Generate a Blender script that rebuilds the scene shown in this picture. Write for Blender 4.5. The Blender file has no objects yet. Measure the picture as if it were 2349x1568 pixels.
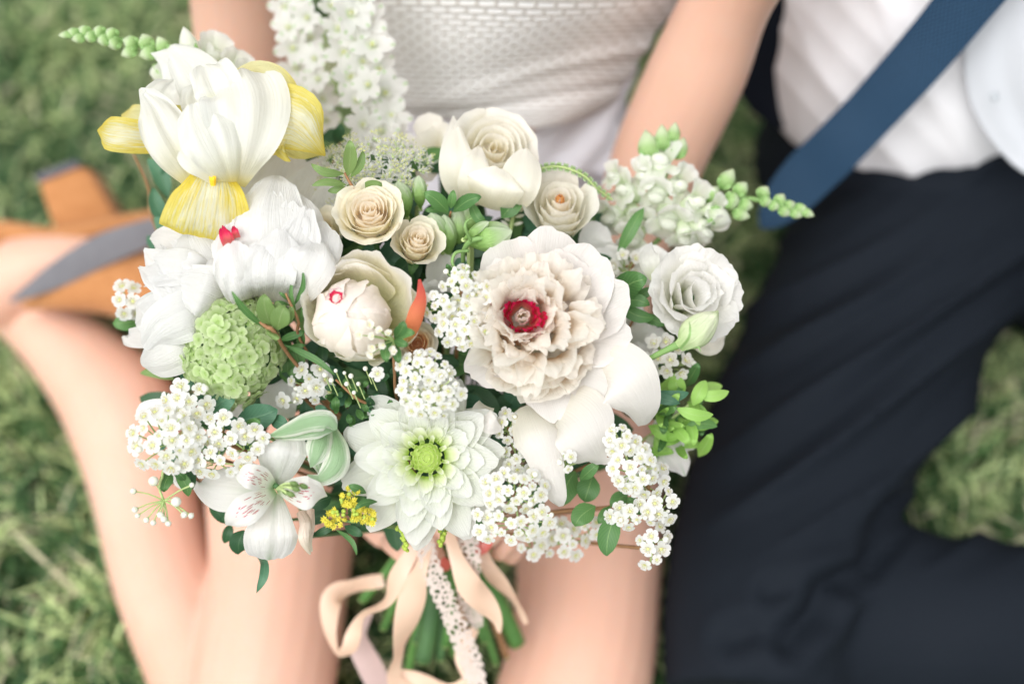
import bpy, math, random
import numpy as np
from mathutils import Matrix, Vector

scene = bpy.context.scene
# ---------------------------------------------------------------- camera
K = 0.72 / 2349.0            # metres per layout unit at 1 m (50 mm lens, 36 mm sensor)
PITCH = math.radians(58)
CAM_H = 1.34
CP, SP = math.cos(PITCH), math.sin(PITCH)
CAM = np.array([0.0, 0.0, CAM_H])
RX = np.array([1.0, 0.0, 0.0])
UP = np.array([0.0, SP, CP])
FW = np.array([0.0, CP, -SP])
cam_data = bpy.data.cameras.new('camera')
cam_data.lens = 50
cam_data.sensor_width = 36
cam_data.clip_start = 0.05
cam_data.clip_end = 500
cam_data.dof.use_dof = True
cam_data.dof.focus_distance = 1.015
cam_data.dof.aperture_fstop = 1.7
cam_data.dof.aperture_blades = 0
cam = bpy.data.objects.new('camera', cam_data)
scene.collection.objects.link(cam)
cam.location = CAM
cam.rotation_euler = (math.pi / 2 - PITCH, 0, 0)
scene.camera = cam

# ---------------------------------------------------------------- light
SUN_EL, SUN_AZ = math.radians(60), math.radians(150)
world = bpy.data.worlds.new('World')
scene.world = world
world.use_nodes = True
wn = world.node_tree
bg = wn.nodes['Background']
sky = wn.nodes.new('ShaderNodeTexSky')
sky.sky_type = 'NISHITA'
sky.sun_disc = False
sky.sun_elevation = SUN_EL
sky.sun_rotation = SUN_AZ
sky.air_density = 1.0
sky.dust_density = 4.0
hs = wn.nodes.new('ShaderNodeHueSaturation')
hs.inputs['Saturation'].default_value = 0.05
wn.links.new(sky.outputs[0], hs.inputs['Color'])
wn.links.new(hs.outputs[0], bg.inputs['Color'])
bg.inputs['Strength'].default_value = 0.15
sun_d = bpy.data.lights.new('sun', 'SUN')
sun_d.energy = 0.68
sun_d.angle = math.radians(60)
sun_d.color = (1.0, 0.96, 0.905)
sun = bpy.data.objects.new('sun', sun_d)
scene.collection.objects.link(sun)
# sun stands high, a little to the left of the photographer, behind thin cloud
sd = Vector((-0.36, -0.46, 1.0)).normalized()
sun.rotation_euler = sd.to_track_quat('Z', 'Y').to_euler()
sky.sun_elevation = math.asin(sd.z)
sky.sun_rotation = math.atan2(sd.x, sd.y)
vs = scene.view_settings
vs.view_transform = 'Standard'
vs.look = 'None'
vs.exposure = 0.80
vs.gamma = 1.0
vs.use_curve_mapping = False
scene.cycles.max_bounces = 18
scene.cycles.diffuse_bounces = 14
scene.cycles.transmission_bounces = 14

# ---------------------------------------------------------------- basic maths
def P(px, py, d):
    """layout position (units across the 2349 x 1568 view) at depth d -> world"""
    return CAM + d * ((px - 1174.5) * K * RX + (784 - py) * K * UP + FW)

def PZ(px, py, z):
    """the point seen at px,py that stands z above the ground"""
    d = (CAM_H - z) / (SP - (784 - py) * K * CP)
    return P(px, py, d)

def depth_of(p):
    return float(np.dot(np.asarray(p) - CAM, FW))

def nrm(a):
    a = np.asarray(a, float)
    return a / (np.linalg.norm(a) + 1e-12)

def catmull(pts, n):
    pts = np.asarray(pts, float)
    m = len(pts)
    if m == 2:
        t = np.linspace(0, 1, n)[:, None]
        return pts[0] * (1 - t) + pts[1] * t
    ext = np.vstack([2 * pts[0] - pts[1], pts, 2 * pts[-1] - pts[-2]])
    out = []
    for t in np.linspace(0, m - 1 - 1e-9, n):
        i = int(t); f = t - i
        p0, p1, p2, p3 = ext[i], ext[i + 1], ext[i + 2], ext[i + 3]
        out.append(0.5 * ((2 * p1) + (-p0 + p2) * f + (2 * p0 - 5 * p1 + 4 * p2 - p3) * f * f
                          + (-p0 + 3 * p1 - 3 * p2 + p3) * f ** 3))
    return np.array(out)

def wob(x, rng, n=4, f0=1.0):
    """smooth 1-D noise, about -1..1"""
    s = 0
    for i in range(n):
        s = s + math.sin(rng.uniform(0, 6.28)) * 0 + np.sin(x * f0 * (1 + i * 0.9) * rng.uniform(.8, 1.2) + rng.uniform(0, 6.28)) / (1 + i * .6)
    return s / 1.8

# ---------------------------------------------------------------- mesh helpers
_gridf = {}
def grid_faces(nu, nv):
    if (nu, nv) not in _gridf:
        f = []
        for j in range(nv - 1):
            for i in range(nu - 1):
                a = j * nu + i
                f.append((a, a + 1, a + nu + 1, a + nu))
        _gridf[(nu, nv)] = f
    return _gridf[(nu, nv)]

def mk_mesh(name, verts, faces, uv=None, mats=None, midx=None, smooth=True):
    me = bpy.data.meshes.new(name)
    me.from_pydata([tuple(v) for v in np.asarray(verts, float)], [], [tuple(f) for f in faces])
    if uv is not None:
        lay = me.uv_layers.new(name='UVMap')
        li = np.empty(len(me.loops), dtype=np.int32)
        me.loops.foreach_get('vertex_index', li)
        lay.data.foreach_set('uv', np.asarray(uv, dtype=np.float32)[li].ravel())
    if mats is not None:
        if not isinstance(mats, (list, tuple)): mats = [mats]
        for m in mats: me.materials.append(m)
    if midx is not None:
        me.polygons.foreach_set('material_index', np.asarray(midx, dtype=np.int32))
    if smooth:
        me.polygons.foreach_set('use_smooth', np.ones(len(me.polygons), dtype=bool))
    me.update()
    return me

def new_obj(name, me, parent=None, mat4=None):
    o = bpy.data.objects.new(name, me)
    scene.collection.objects.link(o)
    if parent is not None:
        o.parent = parent
    if mat4 is not None:
        o.matrix_basis = mat4
    return o

def tag(o, label=None, cat=None, group=None, kind=None):
    if label: o['label'] = label
    if cat: o['category'] = cat
    if group: o['group'] = group
    if kind: o['kind'] = kind
    return o

class Geo:
    """collects pieces into one mesh"""
    def __init__(s): s.v = []; s.f = []; s.uv = []; s.m = []; s.n = 0
    def add(s, v, f, uv=None, m=0):
        v = np.asarray(v, float)
        s.v.append(v)
        s.uv.append(np.asarray(uv, float) if uv is not None else np.zeros((len(v), 2)))
        s.f += [tuple(i + s.n for i in q) for q in f]
        s.m += [m] * len(f)
        s.n += len(v)
        return s
    def mesh(s, name, mats):
        return mk_mesh(name, np.vstack(s.v), s.f, np.vstack(s.uv), mats, s.m)

class Thing:
    """an Empty at a thing's base with a frame; parts are given in world or in local units"""
    def __init__(s, name, label, cat, px, py, d, tx=0.0, ty=0.0, group=None, pos=None):
        z = nrm(-FW + tx * RX + ty * UP)
        x = nrm(RX - np.dot(RX, z) * z)
        y = np.cross(z, x)
        s.pos = P(px, py, d) if pos is None else np.asarray(pos, float)
        s.M = np.eye(4); s.M[:3, 0] = x; s.M[:3, 1] = y; s.M[:3, 2] = z; s.M[:3, 3] = s.pos
        s.Mi = np.linalg.inv(s.M)
        s.S = d * K
        s.d = d
        s.o = bpy.data.objects.new(name, None)
        s.o.empty_display_size = 0.02
        scene.collection.objects.link(s.o)
        s.o.matrix_world = Matrix(s.M.tolist())
        tag(s.o, label, cat, group)
    def loc(s, w):
        w = np.asarray(w, float)
        return w @ s.Mi[:3, :3].T + s.Mi[:3, 3]
    def wor(s, l):
        l = np.asarray(l, float)
        return l @ s.M[:3, :3].T + s.M[:3, 3]
    def part(s, name, v, f, uv, mat, parent=None, world=True):
        """v in world metres (world=True) or in local layout units"""
        v = s.loc(v) if world else np.asarray(v, float) * s.S
        return new_obj(name, mk_mesh(name, v, f, uv, mat), parent or s.o)
    def geo(s, name, g, mats, parent=None, world=True):
        v = np.vstack(g.v)
        v = s.loc(v) if world else v * s.S
        return new_obj(name, mk_mesh(name, v, g.f, np.vstack(g.uv), mats, g.m), parent or s.o)

def ring_petal(phi, r0, z0, L, W, a0, a1, rng, lip=0, kap=0.0, ruf=0.0, rf=3.0, notch=0.0, nf=9,
               tip=.3, tp=2.5, wb=.35, wp=.6, nar=0.0, nu=9, nv=9, cx=0, cy=0, lipat=.72, tw=0.0, pl=.05, pf=6.0):
    """petal growing from a flower's axis; angles in degrees above the flower's plane"""
    u = np.linspace(-1, 1, nu); v = np.linspace(0, 1, nv)
    U, V = np.meshgrid(u, v)
    l = 1 - tip * np.abs(u) ** tp + notch * wob(u, rng, 4, nf)
    Vl = V * l[None, :]
    w = W * (wb + (1 - wb) * np.sin(np.pi / 2 * np.minimum(Vl / wp, 1)))
    if nar: w = w * (1 - nar * np.clip((V - wp) / (1 - wp), 0, 1) ** 2)
    t = np.linspace(0, 1.35, 60)
    q = np.clip((t - lipat) / (1 - lipat), 0, 1.4)
    ang = np.radians(a0 + (a1 - a0) * t + lip * q * q)
    dt = t[1] - t[0]
    rc = r0 + np.concatenate([[0], np.cumsum(np.cos(ang[:-1]) * dt * L)])
    zc = z0 + np.concatenate([[0], np.cumsum(np.sin(ang[:-1]) * dt * L)])
    Vc = np.clip(Vl, 0, 1.34)
    R = np.interp(Vc, t, rc); Z = np.interp(Vc, t, zc); A = np.interp(Vc, t, ang)
    s = U * w
    if abs(kap) > 1e-6:
        th = np.clip(kap * s, -2.7, 2.7)
        xt = np.sin(th) / kap; off = (1 - np.cos(th)) / kap
    else:
        xt = s; off = np.zeros_like(s)
    if ruf:
        ph = [rng.uniform(0, 6.28) for _ in range(4)]
        e = Vl ** 2 * (.35 + .65 * np.abs(U))
        off = off + ruf * e * (np.sin(U * rf + ph[0]) + .6 * np.sin(U * rf * 2.3 + ph[1] + V * 2) + .35 * np.sin(U * rf * 4.1 + ph[2]))
        xt = xt + ruf * .4 * e * np.sin(V * 5 + ph[3])
    if tw: off = off + tw * s * Vl
    if pl and nu > 8:
        p1, p2 = rng.uniform(0, 6.28), rng.uniform(0, 6.28)
        off = off + pl * W * np.sin(np.pi * np.clip(Vl, 0, 1) * .62) * (np.sin(U * pf + p1 + V * .8) + .5 * np.sin(U * pf * 1.9 + p2 - V * 1.3)) * .6
    r = R - off * np.sin(A); z = Z + off * np.cos(A)
    c, sn = math.cos(phi), math.sin(phi)
    X = r * c - xt * sn + cx; Y = r * sn + xt * c + cy
    vt = np.stack([X, Y, z], -1).reshape(-1, 3)
    uv = np.stack([(U + 1) / 2, V], -1).reshape(-1, 2)
    return vt, grid_faces(nu, nv), uv

def spine_petal(sp, rng, cup=0.0, ruf=0.0, rf=3.0, tip=.0, tp=2.5, notch=0.0, nf=8, roll=0.0, nu=9, nv=12, fold=0.0, base=0.0, pl=.0, pf=6.0):
    """petal or leaf along a spine of (px, py, depth, half width) points; cup > 0 turns its edges to the viewer"""
    sp = [tuple(q) + (0,) * (5 - len(q)) for q in sp]
    A = catmull(np.array(sp, float), nv * 3)
    Wp = np.array([P(a[0], a[1], a[2]) for a in A])
    hw = np.maximum(A[:, 3], 0.0) * K * A[:, 2]
    rl = np.radians(A[:, 4] + roll)
    T = np.gradient(Wp, axis=0); T = T / (np.linalg.norm(T, axis=1)[:, None] + 1e-12)
    view = CAM - Wp; view /= np.linalg.norm(view, axis=1)[:, None]
    N = view - (view * T).sum(1)[:, None] * T
    bad = np.linalg.norm(N, axis=1) < .15
    N[bad] += UP * .3
    N -= (N * T).sum(1)[:, None] * T
    N /= np.linalg.norm(N, axis=1)[:, None]
    S = np.cross(T, N)
    c, s_ = np.cos(rl)[:, None], np.sin(rl)[:, None]
    N2 = N * c + S * s_; S2 = S * c - N * s_
    u = np.linspace(-1, 1, nu); v = np.linspace(0, 1, nv)
    U, V = np.meshgrid(u, v)
    l = 1 - tip * np.abs(u) ** tp + notch * wob(u, rng, 4, nf)
    lb = base * np.abs(u) ** 2
    Vl = np.clip(lb[None, :] + V * (l - lb)[None, :], 0, 1.0)
    tt = np.linspace(0, 1, len(A))
    def ip(arr): return np.stack([np.interp(Vl, tt, arr[:, i]) for i in range(3)], -1)
    C_ = ip(Wp); SS = ip(S2); NN = ip(N2); w = np.interp(Vl, tt, hw)
    s = U * w
    Wm = max(hw.max(), 1e-6)
    if abs(cup) > 1e-6:
        k = cup / Wm; th = np.clip(k * s, -2.7, 2.7)
        xt = np.sin(th) / k; off = (1 - np.cos(th)) / k
    else: xt = s; off = np.zeros_like(s)
    off = off + fold * np.abs(s)
    if ruf:
        ph = [rng.uniform(0, 6.28) for _ in range(4)]
        e = (.15 + .85 * np.abs(U) ** 1.5) * np.minimum(Vl * 3, 1)
        off = off + ruf * Wm * e * (np.sin(V * rf * 2.2 + ph[0] + U) + .6 * np.sin(V * rf * 4.7 + ph[1] - U * 2) + .5 * np.sin(U * rf + ph[2]) * Vl)
    if pl:
        p1, p2 = rng.uniform(0, 6.28), rng.uniform(0, 6.28)
        off = off + pl * w * np.minimum(1, 3 * V) * (np.sin(U * pf + p1 + V * 1.2) + .5 * np.sin(U * pf * 2.1 + p2 - V * 2.0))
    vt = (C_ + SS * xt[..., None] + NN * off[..., None]).reshape(-1, 3)
    uv = np.stack([(U + 1) / 2, V], -1).reshape(-1, 2)
    return vt, grid_faces(nu, nv), uv

def tube(pts, rad, ns=8, nv=None, cap=True, flat=1.0, fdir=None):
    """tube through world points; rad a number or a list; flat squashes it along fdir"""
    pts = np.asarray(pts, float)
    rad = np.full(len(pts), rad, float) if np.isscalar(rad) else np.asarray(rad, float)
    if nv:
        A = catmull(np.hstack([pts, rad[:, None]]), nv); pts, rad = A[:, :3], np.maximum(A[:, 3], 1e-5)
    T = np.gradient(pts, axis=0); T /= np.linalg.norm(T, axis=1)[:, None] + 1e-12
    ref = np.array([0, 0, 1.0]) if fdir is None else np.asarray(fdir, float)
    if fdir is None and abs(T[0] @ ref) > .9: ref = np.array([1.0, 0, 0])
    V = []
    a = np.linspace(0, 2 * np.pi, ns, endpoint=False)
    n = nrm(ref - (ref @ T[0]) * T[0])
    for i in range(len(pts)):
        if fdir is not None: n = ref
        n = nrm(n - (n @ T[i]) * T[i]); b = np.cross(T[i], n)
        V.append(pts[i] + rad[i] * (np.cos(a)[:, None] * n * flat + np.sin(a)[:, None] * b))
    m = len(pts)
    F = []
    for j in range(m - 1):
        for i in range(ns):
            F.append((j * ns + i, j * ns + (i + 1) % ns, (j + 1) * ns + (i + 1) % ns, (j + 1) * ns + i))
    V = np.vstack(V)
    uv = np.stack([np.tile(np.arange(ns) / ns, m), np.repeat(np.linspace(0, 1, m), ns)], -1)
    if cap:
        V = np.vstack([V, pts[0], pts[-1]])
        uv = np.vstack([uv, [.5, 0], [.5, 1]])
        k = m * ns
        for i in range(ns):
            F.append((k, (i + 1) % ns, i)); F.append((k + 1, (m - 1) * ns + i, (m - 1) * ns + (i + 1) % ns))
    return V, F, uv

def bud_geo(p0, p1, r, ns=10, nv=9, ridge=0.0, nr=6, sharp=1.0, fat=.5):
    """a closed bud from p0 to p1, with lengthwise ridges"""
    p0, p1 = np.asarray(p0, float), np.asarray(p1, float)
    t = np.linspace(0, 1, nv)
    prof = np.sin(np.pi * t ** (math.log(.5) / math.log(fat))) ** (.7 * sharp)
    prof[0] = .02; prof[-1] = .02
    V, F, uv = tube(p0 + (p1 - p0) * t[:, None], prof * r, ns, cap=True)
    if ridge:
        ax = p1 - p0; ax /= np.linalg.norm(ax)
        c = p0 + ((V - p0) @ ax)[:, None] * ax
        a = uv[:, 0] * 2 * np.pi
        V = c + (V - c) * (1 + ridge * np.cos(a * nr))[:, None]
    return V, F, uv

def ico(c, r, n=1):
    t = (1 + 5 ** .5) / 2
    v = np.array([(-1, t, 0), (1, t, 0), (-1, -t, 0), (1, -t, 0), (0, -1, t), (0, 1, t), (0, -1, -t), (0, 1, -t), (t, 0, -1), (t, 0, 1), (-t, 0, -1), (-t, 0, 1)], float)
    f = [(0, 11, 5), (0, 5, 1), (0, 1, 7), (0, 7, 10), (0, 10, 11), (1, 5, 9), (5, 11, 4), (11, 10, 2), (10, 7, 6), (7, 1, 8), (3, 9, 4), (3, 4, 2), (3, 2, 6), (3, 6, 8), (3, 8, 9), (4, 9, 5), (2, 4, 11), (6, 2, 10), (8, 6, 7), (9, 8, 1)]
    v /= np.linalg.norm(v[0])
    for _ in range(n):
        cache = {}; v = list(v); nf = []
        def mid(a, b):
            k = (min(a, b), max(a, b))
            if k not in cache:
                cache[k] = len(v); v.append(nrm((np.array(v[a]) + np.array(v[b])) / 2))
            return cache[k]
        for a, b, c_ in f:
            x, y, z = mid(a, b), mid(b, c_), mid(c_, a)
            nf += [(a, x, z), (b, y, x), (c_, z, y), (x, y, z)]
        f = nf; v = np.array(v)
    return np.asarray(c, float) + np.asarray(v) * np.asarray(r, float), f

# ---------------------------------------------------------------- materials
class NT:
    def __init__(s, name):
        s.m = bpy.data.materials.new(name); s.m.use_nodes = True
        s.t = s.m.node_tree; s.t.nodes.clear()
        s.out = s.n('ShaderNodeOutputMaterial')
    def n(s, typ, **kw):
        nd = s.t.nodes.new(typ)
        for k, v in kw.items():
            if hasattr(nd, k) and not isinstance(v, tuple): setattr(nd, k, v)
        return nd
    def l(s, a, b): s.t.links.new(a, b)
    def ramp(s, stops, fac=None, interp='EASE'):
        r = s.n('ShaderNodeValToRGB'); cr = r.color_ramp; cr.interpolation = interp
        while len(cr.elements) > 1: cr.elements.remove(cr.elements[-1])
        cr.elements[0].position = stops[0][0]; cr.elements[0].color = (*stops[0][1], 1)
        for p, c in stops[1:]:
            e = cr.elements.new(p); e.color = (*c, 1)
        if fac is not None: s.l(fac, r.inputs[0])
        return r
    def math(s, op, a, b=None, c=None):
        m = s.n('ShaderNodeMath'); m.operation = op
        for i, x in enumerate((a, b, c)):
            if x is None: continue
            if isinstance(x, (int, float)): m.inputs[i].default_value = x
            else: s.l(x, m.inputs[i])
        return m.outputs[0]
    def mix(s, fac, a, b, mode='MIX'):
        m = s.n('ShaderNodeMix'); m.data_type = 'RGBA'; m.blend_type = mode
        for sock, x in ((m.inputs[0], fac), (m.inputs[6], a), (m.inputs[7], b)):
            if isinstance(x, (int, float)): sock.default_value = x
            elif isinstance(x, tuple): sock.default_value = (*x, 1)
            else: s.l(x, sock)
        return m.outputs[2]
    def noise(s, vec, scale, detail=3, rough=.5, sc=None):
        n = s.n('ShaderNodeTexNoise'); n.inputs['Scale'].default_value = scale
        n.inputs['Detail'].default_value = detail; n.inputs['Roughness'].default_value = rough
        if sc is not None:
            mp = s.n('ShaderNodeMapping'); mp.inputs['Scale'].default_value = sc
            s.l(vec, mp.inputs[0]); vec = mp.outputs[0]
        if vec is not None: s.l(vec, n.inputs['Vector'])
        return n.outputs['Fac']
    def uv(s):
        u = s.n('ShaderNodeUVMap'); u.uv_map = 'UVMap'
        return u.outputs[0]
    def sep(s, vec):
        p = s.n('ShaderNodeSeparateXYZ'); s.l(vec, p.inputs[0]); return p.outputs
    def bump(s, h, strength=.2, dist=.001):
        b = s.n('ShaderNodeBump'); b.inputs['Strength'].default_value = strength
        b.inputs['Distance'].default_value = dist; s.l(h, b.inputs['Height']); return b.outputs[0]
    def princ(s, col, rough=.5, spec=.3, sss=0, sheen=0, normal=None, rad=(.01, .004, .002)):
        p = s.n('ShaderNodeBsdfPrincipled')
        if isinstance(col, tuple): p.inputs['Base Color'].default_value = (*col, 1)
        else: s.l(col, p.inputs['Base Color'])
        p.inputs['Roughness'].default_value = rough
        p.inputs['Specular IOR Level'].default_value = spec
        if sss:
            p.inputs['Subsurface Weight'].default_value = sss
            p.inputs['Subsurface Radius'].default_value = rad
            p.inputs['Subsurface Scale'].default_value = 1.0
        p.inputs['Sheen Weight'].default_value = sheen
        if normal is not None: s.l(normal, p.inputs['Normal'])
        return p
    def leafy(s, col, rough, spec, trans, normal=None, tcol=None):
        p = s.princ(col, rough, spec, normal=normal)
        t = s.n('ShaderNodeBsdfTranslucent')
        tc = tcol if tcol is not None else col
        if isinstance(tc, tuple): t.inputs[0].default_value = (*tc, 1)
        else: s.l(tc, t.inputs[0])
        if normal is not None: s.l(normal, t.inputs['Normal'])
        m = s.n('ShaderNodeMixShader'); m.inputs[0].default_value = trans
        s.l(p.outputs[0], m.inputs[1]); s.l(t.outputs[0], m.inputs[2])
        s.l(m.outputs[0], s.out.inputs[0])
        return s.m
    def done(s, p): s.l(p.outputs[0], s.out.inputs[0]); return s.m

def petal_mat(name, stops, trans=.35, vein=.25, vs_=45, rough=.55, vary=.06, edge=None, spots=None, mottle=0.0):
    n = NT(name); uv = n.uv(); U, V, _ = n.sep(uv)
    r = n.ramp(stops, V)
    col = r.outputs[0]
    vn = n.noise(uv, 1.0, 2, .5, (vs_, 2.5, 1))
    if edge is not None:       # own colour of the petal's rim
        a = n.math('MULTIPLY', n.math('ABSOLUTE', n.math('SUBTRACT', U, .5)), 2)
        m = n.math('MAXIMUM', n.math('POWER', a, edge[1]), n.math('POWER', V, edge[1]))
        col = n.mix(n.math('MULTIPLY', m, edge[2]), col, edge[0])
    if vary:
        oi = n.n('ShaderNodeObjectInfo')
        f = n.math('MULTIPLY_ADD', oi.outputs['Random'], -vary, 1.0)
        vv = n.math('MULTIPLY_ADD', vn, -.08, 1.04)
        g = n.n('ShaderNodeCombineColor')
        ff = n.math('MULTIPLY', f, vv)
        for i in range(3): n.l(ff, g.inputs[i])
        col = n.mix(1.0, col, g.outputs[0], 'MULTIPLY')
    if mottle:
        geo = n.n('ShaderNodeTexCoord')
        mo = n.noise(geo.outputs['Object'], 90, 3)
        col = n.mix(n.math('MULTIPLY', mo, mottle), col, (.62, .72, .38))
    if spots is not None: col = spots(n, U, V, uv, col)
    tco = n.n('ShaderNodeTexCoord')
    cr = n.noise(tco.outputs['Object'], 75, 2, .5)
    nm = n.bump(n.math('ADD', vn, n.math('MULTIPLY', cr, 1.6)), vein * 1.5, .0018)
    return n.leafy(col, rough, .25, trans, nm)

def leaf_mat(name, dark, light, rough=.45, trans=.25, rib=(.25, .4, .15)):
    n = NT(name); uv = n.uv(); U, V, _ = n.sep(uv)
    oi = n.n('ShaderNodeObjectInfo')
    a = n.math('ABSOLUTE', n.math('SUBTRACT', U, .5))
    tc = n.n('ShaderNodeTexCoord')
    no = n.noise(tc.outputs['Object'], 60, 3)
    f = n.math('ADD', n.math('MULTIPLY', oi.outputs['Random'], .55), n.math('MULTIPLY', no, .45))
    col = n.mix(f, dark, light)
    # midrib and slanting side veins
    mid = n.math('SUBTRACT', 1.0, n.math('MINIMUM', n.math('MULTIPLY', a, 28), 1.0))
    sv = n.math('SINE', n.math('MULTIPLY', n.math('SUBTRACT', V, n.math('MULTIPLY', a, .7)), 60))
    svp = n.math('POWER', n.math('MULTIPLY_ADD', sv, .5, .5), 8)
    m = n.math('MINIMUM', n.math('ADD', n.math('MULTIPLY', mid, .7), n.math('MULTIPLY', svp, .18)), 1.0)
    col = n.mix(m, col, rib)
    h = n.math('ADD', m, n.math('MULTIPLY', no, .3))
    return n.leafy(col, rough, .35, trans, n.bump(h, .25, .0008))

def plain_mat(name, a, b=None, rough=.6, scale=40, spec=.3, sheen=0, bump=.15, bdist=.001, sss=0):
    n = NT(name); tc = n.n('ShaderNodeTexCoord')
    no = n.noise(tc.outputs['Object'], scale, 4)
    col = n.mix(no, a, b if b else tuple(x * .8 for x in a))
    return n.done(n.princ(col, rough, spec, sss, sheen, n.bump(no, bump, bdist)))

W_ = (.83, .82, .79)
M = {}
M['white'] = petal_mat('white_petal', [(0, (0.83, 0.84, 0.73)), (.35, (0.88, 0.88, 0.85)), (1, (0.91, 0.90, 0.88))])
M['white_peony'] = petal_mat('white_peony_petal', [(0, (0.86, 0.83, 0.73)), (.4, (0.86, 0.86, 0.84)), (1, (0.87, 0.87, 0.86))], vein=.35, trans=0.50)
M['blush'] = petal_mat('blush_peony_petal', [(0, (0.95, 0.80, 0.62)), (.35, (0.955, 0.88, 0.77)), (.7, (0.955, 0.91, 0.845)), (1, (0.955, 0.925, 0.875))], vein=.3, vary=.02, trans=.68)
M['blush_guard'] = petal_mat('blush_guard_petal', [(0, (0.86, 0.83, 0.72)), (.4, (0.85, 0.82, 0.785)), (1, (0.84, 0.81, 0.79))], vein=.2, trans=0.45)
M['crimson'] = petal_mat('crimson_petal', [(0, (.90, .52, .36)), (.4, (.84, .20, .20)), (.75, (.80, .03, .12)), (1, (.68, .012, .11))], vein=.2, trans=0.50)
M['crimson_edge'] = petal_mat('white_petal_with_crimson_rim', [(0, (0.93, 0.84, 0.80)), (.8, (0.92, 0.86, 0.86)), (.965, (0.92, 0.84, 0.85)), (1, (0.62, 0.03, 0.16))], vein=.2, trans=0.50)
M['cup_out'] = petal_mat('cream_cup_petal', [(0, (0.86, 0.85, 0.52)), (.35, (0.93, 0.92, 0.70)), (.75, (0.95, 0.92, 0.80)), (1, (0.95, 0.93, 0.88))], vein=.2, trans=0.50)
M['cup_in'] = petal_mat('pale_blush_inner_petal', [(0, (0.92, 0.91, 0.72)), (.4, (0.95, 0.92, 0.82)), (.8, (0.95, 0.90, 0.83)), (1, (0.95, 0.90, 0.85))], vein=.15, trans=0.50)
M['sepal_red'] = petal_mat('coral_sepal', [(0, (0.45, 0.50, 0.15)), (.35, (0.72, 0.22, 0.10)), (1, (0.70, 0.12, 0.10))], vein=.2, trans=0.40)
M['rose'] = petal_mat('peach_rose_petal', [(0, (0.96, 0.81, 0.62)), (.5, (0.96, 0.89, 0.75)), (1, (0.955, 0.905, 0.81))], vein=.15, trans=.6)
M['rose_out'] = petal_mat('cream_green_rose_petal', [(0, (0.90, 0.88, 0.62)), (.4, (0.95, 0.90, 0.74)), (1, (0.95, 0.90, 0.79))], vein=.15, trans=0.50, mottle=.12)
M['rose_or'] = petal_mat('apricot_rose_petal', [(0, (0.90, 0.50, 0.22)), (.5, (0.93, 0.70, 0.46)), (1, (0.93, 0.80, 0.60))], vein=.15, trans=0.55)
M['cream'] = petal_mat('cream_rose_petal', [(0, (0.90, 0.86, 0.70)), (.5, (0.91, 0.89, 0.80)), (1, (0.92, 0.90, 0.84))], vein=.12, trans=0.50)
M['cream_in'] = petal_mat('warm_cream_inner_petal', [(0, (0.86, 0.62, 0.30)), (.5, (0.92, 0.86, 0.70)), (1, (0.92, 0.89, 0.79))], vein=.12, trans=0.50)
M['orange_heart'] = petal_mat('orange_heart_petal', [(0, (0.85, 0.35, 0.08)), (1, (0.86, 0.52, 0.22))], vein=.2, trans=0.50)
M['lisi'] = petal_mat('lisianthus_petal', [(0, (0.80, 0.86, 0.62)), (.3, (0.92, 0.92, 0.86)), (1, (0.93, 0.92, 0.90))], vein=.3, trans=0.55)
M['dahlia'] = petal_mat('dahlia_petal', [(0, (.76, .86, .42)), (.3, (.84, .88, .70)), (.6, (.85, .87, .80)), (1, (.86, .87, .84))], vein=.3, vs_=26, trans=0.55)
M['dahlia_mid'] = petal_mat('dahlia_middle_petal', [(0, (0.50, 0.70, 0.12)), (.5, (0.82, 0.88, 0.58)), (1, (0.89, 0.91, 0.82))], vein=.2, vs_=22, trans=0.55)
M['dahlia_core'] = petal_mat('dahlia_heart_petal', [(0, (.66, .82, .26)), (.5, (.82, .90, .42)), (1, (.90, .94, .60))], vein=.2, trans=0.50)
M['viburnum'] = petal_mat('viburnum_petal', [(0, (.54, .74, .26)), (.4, (.68, .84, .42)), (1, (.80, .91, .58))], vein=.2, trans=0.55, vary=.22)
def tipspot(n, U, V, uv, col):
    a = n.math('ABSOLUTE', n.math('SUBTRACT', U, .5))
    d = n.math('SQRT', n.math('ADD', n.math('MULTIPLY', n.math('POWER', a, 2.0), 5.0), n.math('MULTIPLY', n.math('POWER', n.math('SUBTRACT', V, .90), 2.0), 4.0)))
    return n.mix(n.math('MULTIPLY', n.math('SUBTRACT', 1.0, n.math('MINIMUM', n.math('DIVIDE', d, .34), 1.0)), .95), col, (.36, .60, .22))
M['delph'] = petal_mat('larkspur_petal', [(0, (0.73, 0.82, 0.58)), (.3, (0.88, 0.89, 0.86)), (1, (0.90, 0.90, 0.88))], vein=.2, trans=0.55, spots=tipspot)
def yellow_fall(n, U, V, uv, col):
    # fine yellow lines that fan out from the throat over a pale middle
    a = n.math('MULTIPLY', n.math('ABSOLUTE', n.math('SUBTRACT', U, .5)), 2)
    no = n.noise(uv, 1.0, 3, .6, (34, 3.5, 1))
    fade = n.math('MAXIMUM', n.math('POWER', a, 1.6), n.math('POWER', V, 5.0))
    f = n.math('ADD', n.math('MULTIPLY', n.math('SUBTRACT', no, .5), 3.4), n.math('MULTIPLY_ADD', fade, 1.5, .02))
    f = n.math('MINIMUM', n.math('MAXIMUM', f, 0.0), 1.0)
    return n.mix(f, (.84, .84, .66), col)
M['fall'] = petal_mat('yellow_iris_fall', [(0, (0.86, 0.60, 0.03)), (.3, (0.86, 0.70, 0.10)), (.8, (0.83, 0.74, 0.20)), (1, (0.85, 0.72, 0.14))], vein=.5, vs_=30, trans=0.55, spots=yellow_fall)
M['fall_plain'] = petal_mat('pale_yellow_iris_petal', [(0, (0.84, 0.70, 0.14)), (.5, (0.86, 0.84, 0.49)), (1, (0.82, 0.74, 0.24))], vein=.5, vs_=30, trans=0.55)
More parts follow.
